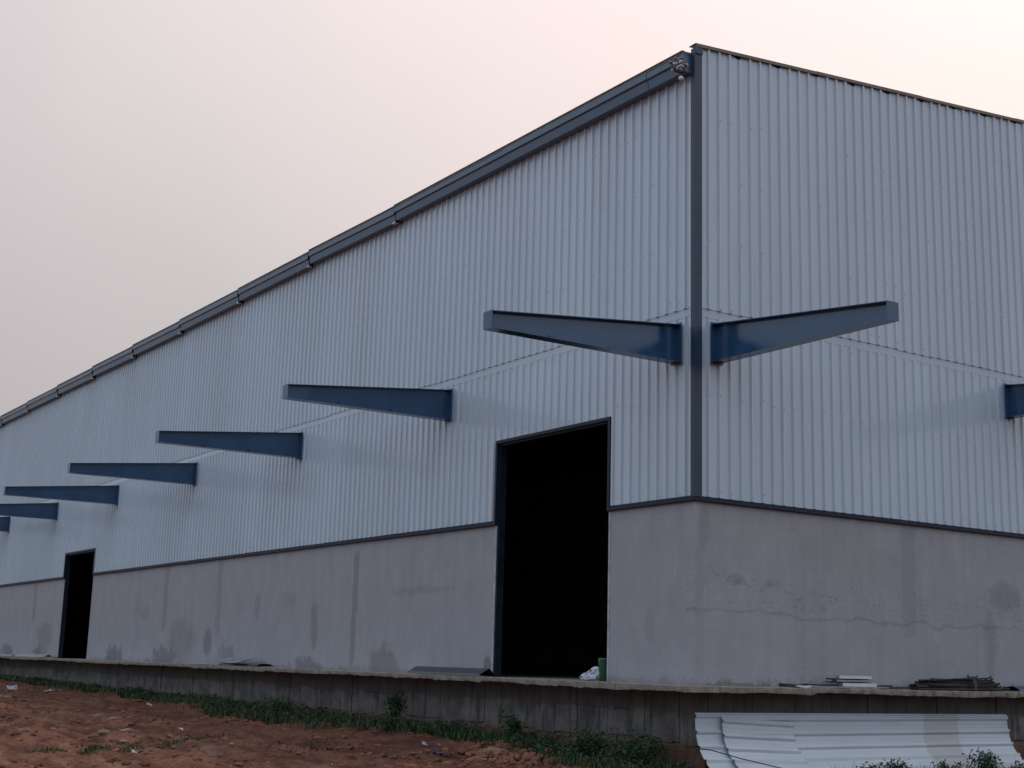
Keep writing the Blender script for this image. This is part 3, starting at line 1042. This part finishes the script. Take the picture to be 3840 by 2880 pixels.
def mat_sheet2(name, tan):
    b = NB(name)
    n = b.noise((0.6, 2, 2), 3)
    c = b.mix(b.rng(n, 0.3, 0.7), (0.56, 0.625, 0.67), (0.62, 0.68, 0.72))
    st = b.noise((1.2, 9, 9), 5, off=3)
    c = b.mix(b.rng(st, 0.56, 0.75, 0, 0.2), c, (0.40, 0.39, 0.38))
    if tan:   # faded brownish strip of old protective film, with straight edges
        e = b.math('ADD', b.x, b.math('MULTIPLY', b.math('ADD', b.z, 0.4), -0.2))
        m = b.math('MULTIPLY', b.rng(e, 5.15, 5.19), b.rng(e, 6.13, 6.08))
        c = b.mix(b.math('MULTIPLY', m, 0.48), c, (0.40, 0.375, 0.36))
    return b.done(c, 0.3, 0.5)
M_SHEET2 = mat_sheet2('loose_sheet', False)
M_SHEET2F = mat_sheet2('loose_sheet_film', True)
lean_sheet(-0.14, 7.52, 0.004, 0.0, 0.0, 'hindmost long white ribbed sheet of the leaning pile, its left end sticking out', M_SHEET2F)
lean_sheet(0.38, 7.46, 0.040, 0.055, -0.03, 'long white ribbed sheet of the leaning pile with a brownish film strip', M_SHEET2F, 1.13, 0.01)
lean_sheet(0.36, 1.90, 0.072, 0.075, 0.075, 'short white ribbed offcut lying on top of the leaning pile', None, 1.02, 0.0)

# cable across the sheets
cab = [(-0.34, -0.20, -0.94), (-0.30, -0.42, -0.95), (-0.19, -0.60, -0.96), (-0.02, -0.70, -1.01), (0.2, -0.84, -1.075), (0.48, -0.99, -1.14), (0.78, -1.15, -1.21), (1.3, -1.4, -1.34), (2.2, -1.6, -1.385)]
v, f = tube(cab, 0.009, 6)
tag(mobj('cable', v, f, M_DARK, None, True), 'thin black cable hanging across the left end of the leaning sheets', 'cable')

# ------------------------------------------------------------------ things on the ledge
def folded(name, prof, a, b, axis, mat, label, cat, rot=0.0, thick=0.003, bend=0.0, group=None, loc=(0, 0, 0)):
    v, f = [], []
    n = len(prof)
    seg = 6
    for i in range(seg + 1):
        t = i / seg
        u = (b - a) * (t - 0.5)
        for (o, z) in prof:
            zz = z + bend * (4 * (t - 0.5) ** 2)
            v.append((-o, u, zz) if axis == 'y' else (u, -o, zz))
    for i in range(seg):
        for k in range(n - 1):
            f.append((i * n + k, i * n + k + 1, (i + 1) * n + k + 1, (i + 1) * n + k))
    o = mobj(name, v, f, mat)
    m = o.modifiers.new('thick', 'SOLIDIFY')
    m.thickness = thick
    mid = (a + b) / 2
    o.location = (loc[0], mid, loc[2]) if axis == 'y' else (mid, loc[1], loc[2])
    o.rotation_euler = (0, 0, rot)
    return tag(o, label, cat, group)
M_NAVY2 = mat_navy('ridge_cap_paint', (0.008, 0.015, 0.030), 0.3)
M_GREYM = simple('grey_flashing', (0.26, 0.27, 0.29), 0.4, 0.25, 4)
ZL = 0.0
folded('ridge_cap', [(0.50, 0.004), (0.485, 0.045), (0.465, 0.048), (0.29, 0.150), (0.275, 0.150), (0.10, 0.012), (0.075, 0.006)], 5.66, 8.42, 'y', M_NAVY2,
       'folded dark blue ridge cap lying on the ledge left of the near doorway', 'ridge cap', rot=0.01)
folded('metal_offcut', [(0.50, 0.01), (0.44, 0.05), (0.30, 0.062), (0.12, 0.05), (0.06, 0.01)], 16.3, 18.7, 'y', M_DARK,
       'dark curved metal offcut on the ledge, nearest of the far scraps', 'metal offcut', rot=0.03, bend=0.02)
folded('metal_offcut', [(0.50, 0.012), (0.35, 0.04), (0.12, 0.09)], 17.0, 19.0, 'y', M_GREYM,
       'thin grey curled strip lying over the dark offcut on the ledge', 'metal offcut', rot=-0.04, bend=0.07, loc=(0, 0, 0.055))
folded('metal_offcut', [(0.50, 0.01), (0.38, 0.055), (0.22, 0.058), (0.10, 0.012)], 18.9, 21.4, 'y', M_GREYM,
       'pale grey folded metal offcut on the ledge beyond the dark one', 'metal offcut', rot=0.02)
folded('metal_offcut', [(0.50, 0.012), (0.30, 0.115), (0.10, 0.012)], 36.3, 40.4, 'y', M_GREYM,
       'grey folded ridge offcut on the ledge beyond the far doorway', 'metal offcut', rot=0.02)
folded('metal_offcut', [(0.50, 0.012), (0.36, 0.07), (0.12, 0.03)], 40.9, 45.5, 'y', M_GREYM,
       'flat grey metal strip on the ledge at the far left edge', 'metal offcut', rot=-0.01)
folded('wooden_plank_offcut', [(0.5, 0.01), (0.5, 0.035), (0.36, 0.04), (0.35, 0.01)], 35.0, 36.2, 'y', simple('weathered_wood', (0.25, 0.21, 0.17), 0.9, 0.3, 6),
       'short weathered plank on the ledge in front of the far doorway', 'plank', rot=0.15)

# crumpled plastic bag
def bag():
    v, f = [], []
    seg, rings = 26, 14
    R = random.Random(3)
    for i in range(rings + 1):
        ph = math.pi * i / rings
        for k_ in range(seg):
            t = 2 * math.pi * k_ / seg
            d = Vector((math.sin(ph) * math.cos(t), math.sin(ph) * math.sin(t), math.cos(ph)))
            r = 1 + 0.35 * noise.noise(d * 2.4 + Vector((1.3, 0, 4))) + 0.22 * abs(noise.noise(d * 5.5)) - 0.1
            x, y, z = d.x * 0.12 * r, d.y * 0.235 * r, d.z * 0.075 * r + 0.075
            lift = max(0.0, (-d.y - 0.1)) * 0.14
            z = z + lift * max(0.0, d.z + 0.75)
            if y > 0.10:
                z = z * (1 - 0.35 * min(1, (y - 0.10) / 0.1))
            v.append((x, y, max(0.002, z)))
    for i in range(rings):
        for k_ in range(seg):
            k2 = (k_ + 1) % seg
            f.append((i * seg + k_, (i + 1) * seg + k_, (i + 1) * seg + k2, i * seg + k2))
    b = NB('bag_plastic')
    tcn = b.t.nodes.new('ShaderNodeTexCoord')
    b.pos = tcn.outputs['Object']
    n1 = b.noise((9, 9, 9), 2, off=2)
    c = b.mix(b.rng(n1, 0.60, 0.63), (0.62, 0.65, 0.70), (0.09, 0.11, 0.15))
    b.bump(b.noise((30, 30, 30), 4), 0.5, 0.01)
    m = b.done(c, 0.35, 0.5)
    o = mobj('plastic_bag', v, f, m, smooth=False)
    o.location = (-0.28, 2.42, 0.0)
    return tag(o, 'crumpled white plastic bag with dark print on the doorway sill', 'bag')
bag()

# green canister
M_GREEN = simple('green_plastic', (0.022, 0.125, 0.042), 0.4, 0.2, 6)
CN = tag(empty('canister', (0.13, 2.53, 0.0), (0, 0, 0)), 'green plastic canister with a pale label standing inside the near doorway', 'canister')
v, f = lathe([(0.0, 0.0), (0.092, 0.0), (0.105, 0.02), (0.108, 0.06), (0.108, 0.27), (0.112, 0.28), (0.112, 0.30)], 28)
mobj('body', v, f, M_GREEN, CN, True)
v, f = lathe([(0.112, 0.30), (0.116, 0.375), (0.114, 0.392), (0.098, 0.392), (0.094, 0.36), (0.094, 0.30), (0.0, 0.30)], 28)
mobj('collar', v, f, M_GREEN, CN, True)
v, f = [], []
for i in range(7):
    t = math.radians(190 + i * 11)
    for z in (0.31, 0.362):
        v.append((0.1185 * math.cos(t), 0.1185 * math.sin(t), z))
for i in range(6):
    f.append((2 * i, 2 * i + 2, 2 * i + 3, 2 * i + 1))
mobj('hand_slot', v, f, M_DARK, CN)
v, f = [], []
for i in range(5):
    t = math.radians(262 + i * 9)
    for z in (0.12, 0.235):
        v.append((0.1105 * math.cos(t), 0.1105 * math.sin(t), z))
for i in range(4):
    f.append((2 * i, 2 * i + 2, 2 * i + 3, 2 * i + 1))
mobj('label', v, f, M_WHITE, CN)

# steel channels and flat strips on the gable ledge
def channel(x0, x1, y, z, h, d, mat, label, rot=0.0, roll=0.0):
    prof_ = [(0.0 + d, 0.012), (d, 0.0), (0.0, 0.0), (0.0, h), (d, h), (d, h - 0.012)]
    o = folded('steel_channel', [(d - a, b) for a, b in prof_], x0, x1, 'x', mat, label, 'channel', rot=rot, thick=0.004, group='white steel channels stacked on the ledge', loc=(0, y, z))
    o.rotation_euler.x = roll
    return o
M_CHAN = simple('white_channel', (0.66, 0.69, 0.71), 0.35, 0.1, 5)
channel(2.93, 3.78, -0.25, 0.036, 0.05, 0.13, M_CHAN, 'white steel channel at the bottom of the small stack', 0.03)
channel(2.84, 3.70, -0.235, 0.112, 0.026, 0.12, simple('grey_channel', (0.28, 0.29, 0.31), 0.4), 'grey steel channel in the middle of the small stack', -0.02)
channel(2.88, 3.68, -0.24, 0.165, 0.042, 0.12, M_CHAN, 'white steel channel on top of the small stack', 0.015)
def strip(name, x0, x1, y, z, w, h, mat, label, rot):
    v, f = [], []
    L_ = x1 - x0
    n = 6
    for i in range(n + 1):
        t = i / n
        u = L_ * (t - 0.5)
        zz = 0.006 * math.sin(t * 5 + x0)
        v += [(u, -w / 2, zz), (u, w / 2, zz), (u, w / 2, zz + h), (u, -w / 2, zz + h)]
    for i in range(n):
        for k in range(4):
            k2 = (k + 1) % 4
            f.append((i * 4 + k, i * 4 + k2, (i + 1) * 4 + k2, (i + 1) * 4 + k))
    f += [(3, 2, 1, 0), tuple(n * 4 + q for q in range(4))]
    o = mobj(name, v, f, mat)
    o.location = ((x0 + x1) / 2, y, z)
    o.rotation_euler = (0, 0, rot)
    return tag(o, label, 'metal strip', 'loose strips on the gable ledge')
strip('metal_strip', 2.92, 4.05, -0.36, 0.004, 0.12, 0.028, M_GREYM, 'grey flat strip under the stacked white channels', 0.02)
strip('metal_strip', 1.58, 2.10, -0.32, 0.004, 0.14, 0.05, M_DARK, 'short dark strip at the left end of the pile on the gable ledge', 0.05)
strip('metal_strip', 1.82, 2.10, -0.44, 0.004, 0.06, 0.03, M_CHAN, 'tiny white offcut in front of the short dark strip', -0.03)
strip('metal_strip', 2.12, 2.96, -0.40, 0.004, 0.09, 0.030, M_GREYM, 'grey strip between the short dark strip and the channels', -0.06)
strip('metal_strip', 2.20, 2.92, -0.26, 0.010, 0.10, 0.05, M_DARK, 'dark strip behind the grey one, left of the channels', -0.05)
strip('metal_strip', 2.80, 3.72, -0.20, 0.089, 0.16, 0.020, M_DARK, 'dark strip added as the shaded gap under the grey channel of the small stack', 0.0)  # dark strip stands in for shade between the stacked channels
strip('metal_strip', 2.82, 3.70, -0.20, 0.1395, 0.16, 0.022, M_DARK, 'dark strip added as the shaded gap under the top white channel of the small stack', 0.0)  # likewise added: dark fill where the upper gap is only shade
strip('metal_strip', 4.02, 4.62, -0.30, 0.004, 0.16, 0.035, M_DARK, 'dark flat strip between the channels and the rod bundle', -0.07)
strip('metal_strip', 3.72, 4.35, -0.22, 0.006, 0.06, 0.055, M_DARK, 'narrow dark strip lying right of the channels against the wall', 0.05)

# tied bundle of dark rods
M_ROD = simple('rod_steel', (0.009, 0.010, 0.013), 0.7, 0.4, 8)
RB = tag(empty('rod_bundle', (6.0, -0.30, 0.0)), 'tied heap of dark bent steel rods on the gable ledge', 'rod bundle')
R = random.Random(11)
for i in range(58):
    lay = i // 11
    z = 0.018 + lay * 0.034 + R.uniform(-0.008, 0.012)
    y = R.uniform(-0.17, 0.17) * (1 - lay * 0.12)
    a = R.uniform(-1.30, -1.0) + lay * 0.06
    b_ = R.uniform(0.75, 1.32) - lay * 0.08
    ys = R.uniform(-0.05, 0.05)
    zs = R.uniform(-0.01, 0.035)
    pts = []
    for q in range(5):
        t = q / 4
        pts.append((a + (b_ - a) * t, y + ys * (t - 0.5) * 2 + R.uniform(-0.008, 0.008), max(0.014, z + zs * (t - 0.5) * 2 + R.uniform(-0.004, 0.004))))
    if R.random() < 0.4:
        pts.append((pts[-1][0] + 0.05, pts[-1][1] - 0.02, pts[-1][2] + 0.035))
    v, f = tube(pts, R.uniform(0.014, 0.022), 6)
    mobj('rod', v, f, M_RUST if R.random() < 0.22 else M_ROD, RB)
M_ROPE = simple('grey_rope', (0.10, 0.105, 0.115), 0.9)
for xo in (0.28, 0.33):
    v, f = tube([(xo - 0.10, -0.215, 0.01), (xo - 0.06, -0.21, 0.09), (xo, -0.12, 0.20), (xo + 0.02, 0.0, 0.235), (xo + 0.03, 0.12, 0.19), (xo + 0.02, 0.20, 0.08)], 0.009, 6)
    mobj('tie_rope', v, f, M_ROPE, RB)
v, f = tube([(0.28, -0.02, 0.225), (0.22, -0.03, 0.265), (0.26, -0.03, 0.275), (0.31, -0.02, 0.235), (0.40, -0.03, 0.255), (0.47, -0.05, 0.215)], 0.012, 6)
mobj('rope_knot', v, f, M_ROPE, RB)
folded('folded_sheet', [(0.46, 0.004), (0.44, 0.04), (0.30, 0.10), (0.14, 0.075), (0.08, 0.01)], 7.56, 8.9, 'x', mat_navy('blue_sheet_paint', (0.022, 0.055, 0.12), 0.3),
       'rounded dark blue folded sheet on the gable ledge at the right edge', 'metal offcut')

# ------------------------------------------------------------------ soil clods, stones and litter
ICO_V, ICO_F = [], []
_t = (1 + 5 ** 0.5) / 2
for p in ((-1, _t, 0), (1, _t, 0), (-1, -_t, 0), (1, -_t, 0), (0, -1, _t), (0, 1, _t), (0, -1, -_t), (0, 1, -_t), (_t, 0, -1), (_t, 0, 1), (-_t, 0, -1), (-_t, 0, 1)):
    ICO_V.append(Vector(p).normalized())
ICO_F = [(0, 11, 5), (0, 5, 1), (0, 1, 7), (0, 7, 10), (0, 10, 11), (1, 5, 9), (5, 11, 4), (11, 10, 2), (10, 7, 6), (7, 1, 8), (3, 9, 4), (3, 4, 2), (3, 2, 6), (3, 6, 8), (3, 8, 9), (4, 9, 5), (2, 4, 11), (6, 2, 10), (8, 6, 7), (9, 8, 1)]
def clod(v, f, x, y, z, r, R, flat=0.6):
    b = len(v)
    s1, s2, a = R.uniform(0.7, 1.5), R.uniform(0.7, 1.3), R.uniform(0, 6.28)
    for p in ICO_V:
        q = p * (r * R.uniform(0.72, 1.25))
        px_, py_ = q.x * s1, q.y * s2
        v.append((x + px_ * math.cos(a) - py_ * math.sin(a), y + px_ * math.sin(a) + py_ * math.cos(a), z + q.z * flat))
    f += [tuple(b + i for i in t) for t in ICO_F]
R = random.Random(21)
v, f = [], []
for i in range(13000):
    y = 0.8 + 34 * R.random() ** 1.6
    x = R.uniform(-12.5, -0.7)
    d = noise.noise(Vector((x * 0.5, y * 0.3, 7.0)))
    if R.random() > 0.35 + d * 1.3:
        continue
    r = 0.014 + 0.06 * R.random() ** 3 + (0.03 if R.random() < 0.03 else 0)
    clod(v, f, x, y, gz(x, y) + r * 0.15, r, R)
for i in range(260):                                   # broken heap of soil at the edge of the weeds
    t = R.random()
    x, y = R.gauss(-1.35, 0.35), 2.2 + 2.4 * t
    r = 0.025 + 0.06 * R.random() ** 2
    clod(v, f, x, y, gz(x, y) + r * 0.4 + 0.05 * R.random(), r, R, 0.8)
tag(mobj('soil_clods', v, f, M_CLOD), 'loose red soil clods scattered over the ground', None, kind='stuff')

def stone(x, y, r, mat, label, group=None, flat=0.42, name='stone', cat='stone'):
    v, f = [], []
    RR = random.Random(int(x * 100 + y * 37))
    clod(v, f, 0, 0, 0, r, RR, flat)
    o = mobj(name, v, f, mat)
    o.location = (x, y, gz(x, y) + r * flat * 0.3)
    return tag(o, label, cat, group)
stone(-5.77, 6.39, 0.16, M_PALE, 'largest pale rock on the red soil, right of the small white scrap')
stone(-1.2, 3.84, 0.34, simple('pale_soil_mound', (0.26, 0.15, 0.10), 0.95, 0.3, 5), 'low pale hump of dried soil beside the blue packet', flat=0.3, name='soil_mound', cat='mound')
for (x, y, r, lab) in ((-4.22, 15.68, 0.13, 'pale stone on the soil farther back, upper of the close pair'), (-4.84, 13.86, 0.12, 'pale stone on the soil farther back, lower of the close pair'),
                       (-5.98, 9.54, 0.10, 'small pale stone just behind the grass tufts'), (-4.81, 7.11, 0.085, 'small pale stone right of the largest pale rock'),
                       (-7.48, 11.02, 0.13, 'leftmost pale stone of the row behind the grass patch'), (-6.97, 10.86, 0.08, 'smallest pale stone of the row behind the grass patch'),
                       (-6.04, 10.66, 0.15, 'biggest pale stone of the row behind the grass patch'), (-5.5, 10.9, 0.12, 'rightmost pale stone of the row behind the grass patch'),
                       (-4.4, 16.4, 0.16, 'farthest pale stone, behind the close pair on the soil')):
    stone(x, y, r, M_PALE, lab, 'pale stones in the red soil')
def scrap(x, y, sx_, sy_, mat, label, name='litter', tilt=(0.1, 0.1, 0.3), cat='litter'):
    sx_, sy_ = sx_ * 0.62, sy_ * 0.62
    v, f = [], []
    n = 5
    RR = random.Random(int(abs(x * 91 + y * 13)))
    for j in range(n + 1):
        for i in range(n + 1):
            a, b_ = i / n - 0.5, j / n - 0.5
            v.append((a * sx_ * (1 + 0.2 * RR.uniform(-1, 1)), b_ * sy_ * (1 + 0.2 * RR.uniform(-1, 1)), 0.25 * min(sx_, sy_) * noise.noise(Vector((a * 3 + x, b_ * 3 + y, 0))) + 0.03 * RR.uniform(-1, 1) * min(sx_, sy_)))
    for j in range(n):
        for i in range(n):
            f.append((j * (n + 1) + i, j * (n + 1) + i + 1, (j + 1) * (n + 1) + i + 1, (j + 1) * (n + 1) + i))
    o = mobj(name, v, f, mat)
    m = o.modifiers.new('thick', 'SOLIDIFY')
    m.thickness = 0.006
    o.location = (x, y, gz(x, y) + 0.035 + 0.22 * max(sx_, sy_) * abs(math.sin(tilt[0])))
    o.rotation_euler = tilt
    return tag(o, label, cat)
M_BLUEP = simple('blue_packet', (0.03, 0.06, 0.20), 0.35, 0.4, 14)
M_YG = simple('yellow_green_wrapper', (0.38, 0.45, 0.08), 0.4, 0.3, 10)
scrap(-1.84, 34.78, 0.6, 0.55, M_WHITE, 'whitish board lying tilted on the soil at the far left', 'board_offcut', (0.55, 0.1, 0.2), 'board')
scrap(-1.22, 31.82, 0.25, 1.6, M_WHITE, 'thin white strip on the soil beside the grass at far left', 'plastic_strip', (0.02, 0.0, -0.8))
scrap(-3.63, 28.42, 0.9, 0.7, M_PALE, 'flat pale slab fragment on the soil at the left edge', 'slab_fragment', (0.05, 0.03, 0.3), 'fragment')
scrap(-6.85, 6.37, 0.17, 0.14, M_WHITE, 'bright white scrap right of the small grass patch', 'paper_scrap', (0.5, 0.2, 0.4))
scrap(-4.71, 8.85, 0.20, 0.16, M_WHITE, 'white scrap next to a yellow-green wrapper on the soil', 'paper_scrap', (0.3, 0.0, 0.4))
scrap(-4.42, 8.75, 0.16, 0.10, M_YG, 'small yellow-green wrapper on the red soil', 'wrapper', (0.2, 0.3, 0.2))
scrap(-1.48, 5.91, 0.20, 0.16, M_WHITE, 'crumpled white litter at the edge of the weeds, larger of two', 'paper_scrap', (0.7, 0.3, 0.2))
scrap(-1.40, 5.50, 0.12, 0.10, M_WHITE, 'crumpled white litter at the edge of the weeds, smaller of two', 'paper_scrap', (0.5, 0.2, 0.9))
scrap(-2.17, 4.26, 0.30, 0.16, M_BLUEP, 'blue plastic packet lying on the red soil before the weeds', 'packet', (0.25, 0.1, -0.6))
scrap(-4.65, 3.4, 0.10, 0.09, M_WHITE, 'tiny white scrap near the bottom edge in front of the blue packet', 'paper_scrap', (0.4, 0.2, 0.1))
scrap(-1.49, 21.2, 0.22, 0.18, M_WHITE, 'white litter beside the grass far along the plinth', 'paper_scrap', (0.5, 0.2, 0.1))
scrap(-4.21, 11.33, 0.16, 0.14, M_WHITE, 'white scrap on bare soil between the grass patch and the plinth', 'paper_scrap', (0.4, 0.2, 0.1))

# ------------------------------------------------------------------ grass and weeds
R = random.Random(5)
gv_, gf_ = [], []
def blade(x, y, z, h, w, lean, a):
    b = len(gv_)
    dx, dy = math.cos(a), math.sin(a)
    gv_.extend([(x - dy * w, y + dx * w, z), (x + dy * w, y - dx * w, z),
                (x + dx * lean * 0.4 + dy * w * 0.7, y + dy * lean * 0.4 - dx * w * 0.7, z + h * 0.6), (x + dx * lean * 0.4 - dy * w * 0.7, y + dy * lean * 0.4 + dx * w * 0.7, z + h * 0.6),
                (x + dx * lean, y + dy * lean, z + h)])
    gf_.extend([(b, b + 1, b + 2, b + 3), (b + 3, b + 2, b + 4)])
def strip_w(y):
    """width of the weedy strip along the plinth"""
    w = 0.75 + 0.35 * noise.noise(Vector((y * 0.35, 0, 2)))
    if 11 < y < 19: w += 0.55
    if y > 26: w *= 0.8
    if y < 3: w += 0.35
    return w
for i in range(26000):
    y = -0.2 + 47 * R.random() ** 1.35
    w = strip_w(y)
    x = -0.14 - w * R.random() ** 0.9
    dens = noise.noise(Vector((x * 1.1, y * 0.55, 11)))
    if R.random() > 0.62 + dens * 1.2:
        continue
    h = R.uniform(0.06, 0.19) * (1.0 + 0.5 * max(0, dens))
    blade(x, y, gz(x, y) - 0.01, h, R.uniform(0.006, 0.013) * (1 + y * 0.03), h * R.uniform(0.2, 0.9), R.uniform(0, 6.28))
for (cx, cy, rx, ry, n_) in ((-7.46, 6.65, 0.5, 0.22, 500), (-6.9, 7.15, 0.4, 0.2, 260), (-5.95, 7.85, 0.7, 0.3, 450), (-8.3, 6.3, 0.4, 0.25, 160), (-10.6, 4.6, 0.6, 0.3, 260), (-4.4, 9.5, 0.9, 0.35, 260), (-3.2, 7.6, 0.8, 0.3, 240), (-5.1, 8.3, 0.5, 0.3, 200)):
    for i in range(n_):
        x, y = R.gauss(cx, rx * 0.5), R.gauss(cy, ry * 0.7)
        h = R.uniform(0.03, 0.075)
        blade(x, y, gz(x, y) - 0.005, h, R.uniform(0.006, 0.011), h * R.uniform(0.3, 1.0), R.uniform(0, 6.28))
for i in range(5200):
    x = R.uniform(1.5, 10)
    y = R.uniform(-3.4, -1.05)
    dens = noise.noise(Vector((x * 0.9, y * 0.8, 31)))
    if R.random() > 0.55 + dens * 0.8 + (0.2 if x > 5 else -0.1):
        continue
    h = R.uniform(0.07, 0.22)
    blade(x, y, gz(x, y) - 0.01, h, R.uniform(0.006, 0.012), h * R.uniform(0.2, 0.9), R.uniform(0, 6.28))
tag(mobj('grass', gv_, gf_, M_GRASS), 'dark green grass growing along the foot of the plinth', None, kind='stuff')

gv_, gf_ = [], []
for i in range(1500):
    y = 0.2 + 34 * R.random() ** 1.3
    x = -0.2 - (strip_w(y) + 0.5) * R.random()
    if noise.noise(Vector((x * 0.7, y * 0.4, 77))) < 0.0:
        continue
    h = R.uniform(0.10, 0.34)
    blade(x, y, gz(x, y) - 0.01, h, R.uniform(0.003, 0.006) * (1 + y * 0.03), h * R.uniform(0.1, 0.8), R.uniform(0, 6.28))
for i in range(260):
    x = R.uniform(1.6, 9)
    y = R.uniform(-2.2, -1.0)
    h = R.uniform(0.12, 0.36)
    blade(x, y, gz(x, y) - 0.01, h, R.uniform(0.003, 0.005), h * R.uniform(0.1, 0.8), R.uniform(0, 6.28))
tag(mobj('dry_grass', gv_, gf_, simple('dry_straw', (0.13, 0.105, 0.055), 0.9, 0.4, 4)), 'dry straw-coloured stalks among the weeds', None, kind='stuff')

def leaves(v, f, c, n, rad, hgt, size, R, top=0.0):
    for i in range(n):
        u_ = R.random() ** 0.6
        a = R.uniform(0, 6.28)
        zz = hgt * R.random() ** 0.8
        rr = rad * u_ * (1.0 - 0.55 * zz / hgt)
        p = Vector((c[0] + rr * math.cos(a), c[1] + rr * math.sin(a), c[2] + zz))
        d = Vector((R.uniform(-1, 1), R.uniform(-1, 1), R.uniform(-0.3, 0.8))).normalized()
        s_ = d.cross(Vector((R.uniform(-1, 1), R.uniform(-1, 1), R.uniform(-1, 1)))).normalized()
        L_ = size * R.uniform(0.6, 1.3)
        b = len(v)
        v.extend([p, p + d * L_ * 0.5 + s_ * L_ * 0.27, p + d * L_, p + d * L_ * 0.5 - s_ * L_ * 0.27])
        f.append((b, b + 1, b + 2, b + 3))
v, f = [], []
for i in range(620):
    y = -0.1 + 30 * R.random() ** 1.7
    w = strip_w(y)
    x = -0.18 - w * 0.85 * R.random()
    if noise.noise(Vector((x, y * 0.5, 41))) < -0.12:
        continue
    s_ = R.uniform(0.5, 1.0)
    leaves(v, f, (x, y, gz(x, y)), int(50 * s_), 0.16 * s_, 0.24 * s_, 0.05, R)
for i in range(110):
    x = R.uniform(1.6, 9)
    y = R.uniform(-2.6, -1.15)
    if noise.noise(Vector((x * 0.8, y, 51))) < -0.05 and x < 5: continue
    s_ = R.uniform(0.4, 1.0)
    leaves(v, f, (x, y, gz(x, y)), int(46 * s_), 0.16 * s_, 0.25 * s_, 0.05, R)
tag(mobj('ground_weeds', v, f, M_LEAF), 'low leafy weeds between the plinth and the soil', None, kind='stuff')

def shrub(x, y, rad, hgt, n, label, seed, name='weed_bush', size=0.055, nstem=7):
    RR = random.Random(seed)
    z = gz(x, y)
    B = tag(empty(name, (x, y, z)), label, 'bush', 'weed bushes along the plinth')
    vs, fs, vl, fl = [], [], [], []
    for i in range(nstem):
        a = RR.uniform(0, 6.28)
        r = rad * RR.uniform(0.2, 0.9)
        h = hgt * RR.uniform(0.6, 1.0)
        tip = Vector((r * math.cos(a), r * math.sin(a), h))
        mid = tip * 0.5 + Vector((RR.uniform(-0.03, 0.03), RR.uniform(-0.03, 0.03), 0.04))
        tube([(tip.x * 0.1, tip.y * 0.1, -0.02), mid, tip], [0.007, 0.005, 0.002], 5, True, vs, fs)
        for q in range(n // nstem):
            t = RR.random() ** 0.7
            p = (tip * t * t + mid * 2 * t * (1 - t)) + Vector((RR.gauss(0, 1), RR.gauss(0, 1), RR.gauss(0, 0.7))) * rad * 0.22
            p.z = max(0.01, p.z)
            leaves(vl, fl, p, 1, 0.001, 0.001, size, RR)
    mobj('foliage', vl, fl, M_LEAF, B)
    mobj('stem', vs, fs, M_TWIG, B)
    return B
shrub(-0.38, 9.25, 0.32, 0.72, 1300, 'tall dark weed bush climbing the stained plinth below the ridge cap', 1)
shrub(-0.50, 1.00, 0.60, 0.56, 3000, 'broad leafy weed bush beside the building corner', 2)
shrub(-0.55, 2.15, 0.55, 0.46, 2300, 'leafy weed bush below the green canister', 3)
shrub(-0.34, 4.55, 0.30, 0.44, 900, 'small upright weed against the plinth below the near doorway', 4)
shrub(-0.75, 8.55, 0.40, 0.26, 700, 'low weed bush in front of the tall dark one', 5)
shrub(-0.6, 14.3, 0.55, 0.34, 1100, 'spreading weed bush along the plinth left of the tall dark one', 6)
shrub(5.45, -1.32, 0.34, 0.36, 800, 'weed bush in front of the film-striped leaning sheet', 7)
shrub(3.2, -1.30, 0.30, 0.26, 420, 'thin scraggly weed before the middle of the leaning sheets', 8, nstem=9)
shrub(2.5, -1.28, 0.26, 0.24, 260, 'sparse weed before the leaning sheets near the short offcut', 9, nstem=9)
shrub(4.3, -1.3, 0.22, 0.24, 220, 'sparse weed before the leaning sheets left of the film strip', 10, nstem=8)
shrub(7.0, -1.45, 0.5, 0.34, 1100, 'dense weed bush at the right end of the leaning sheets', 12)
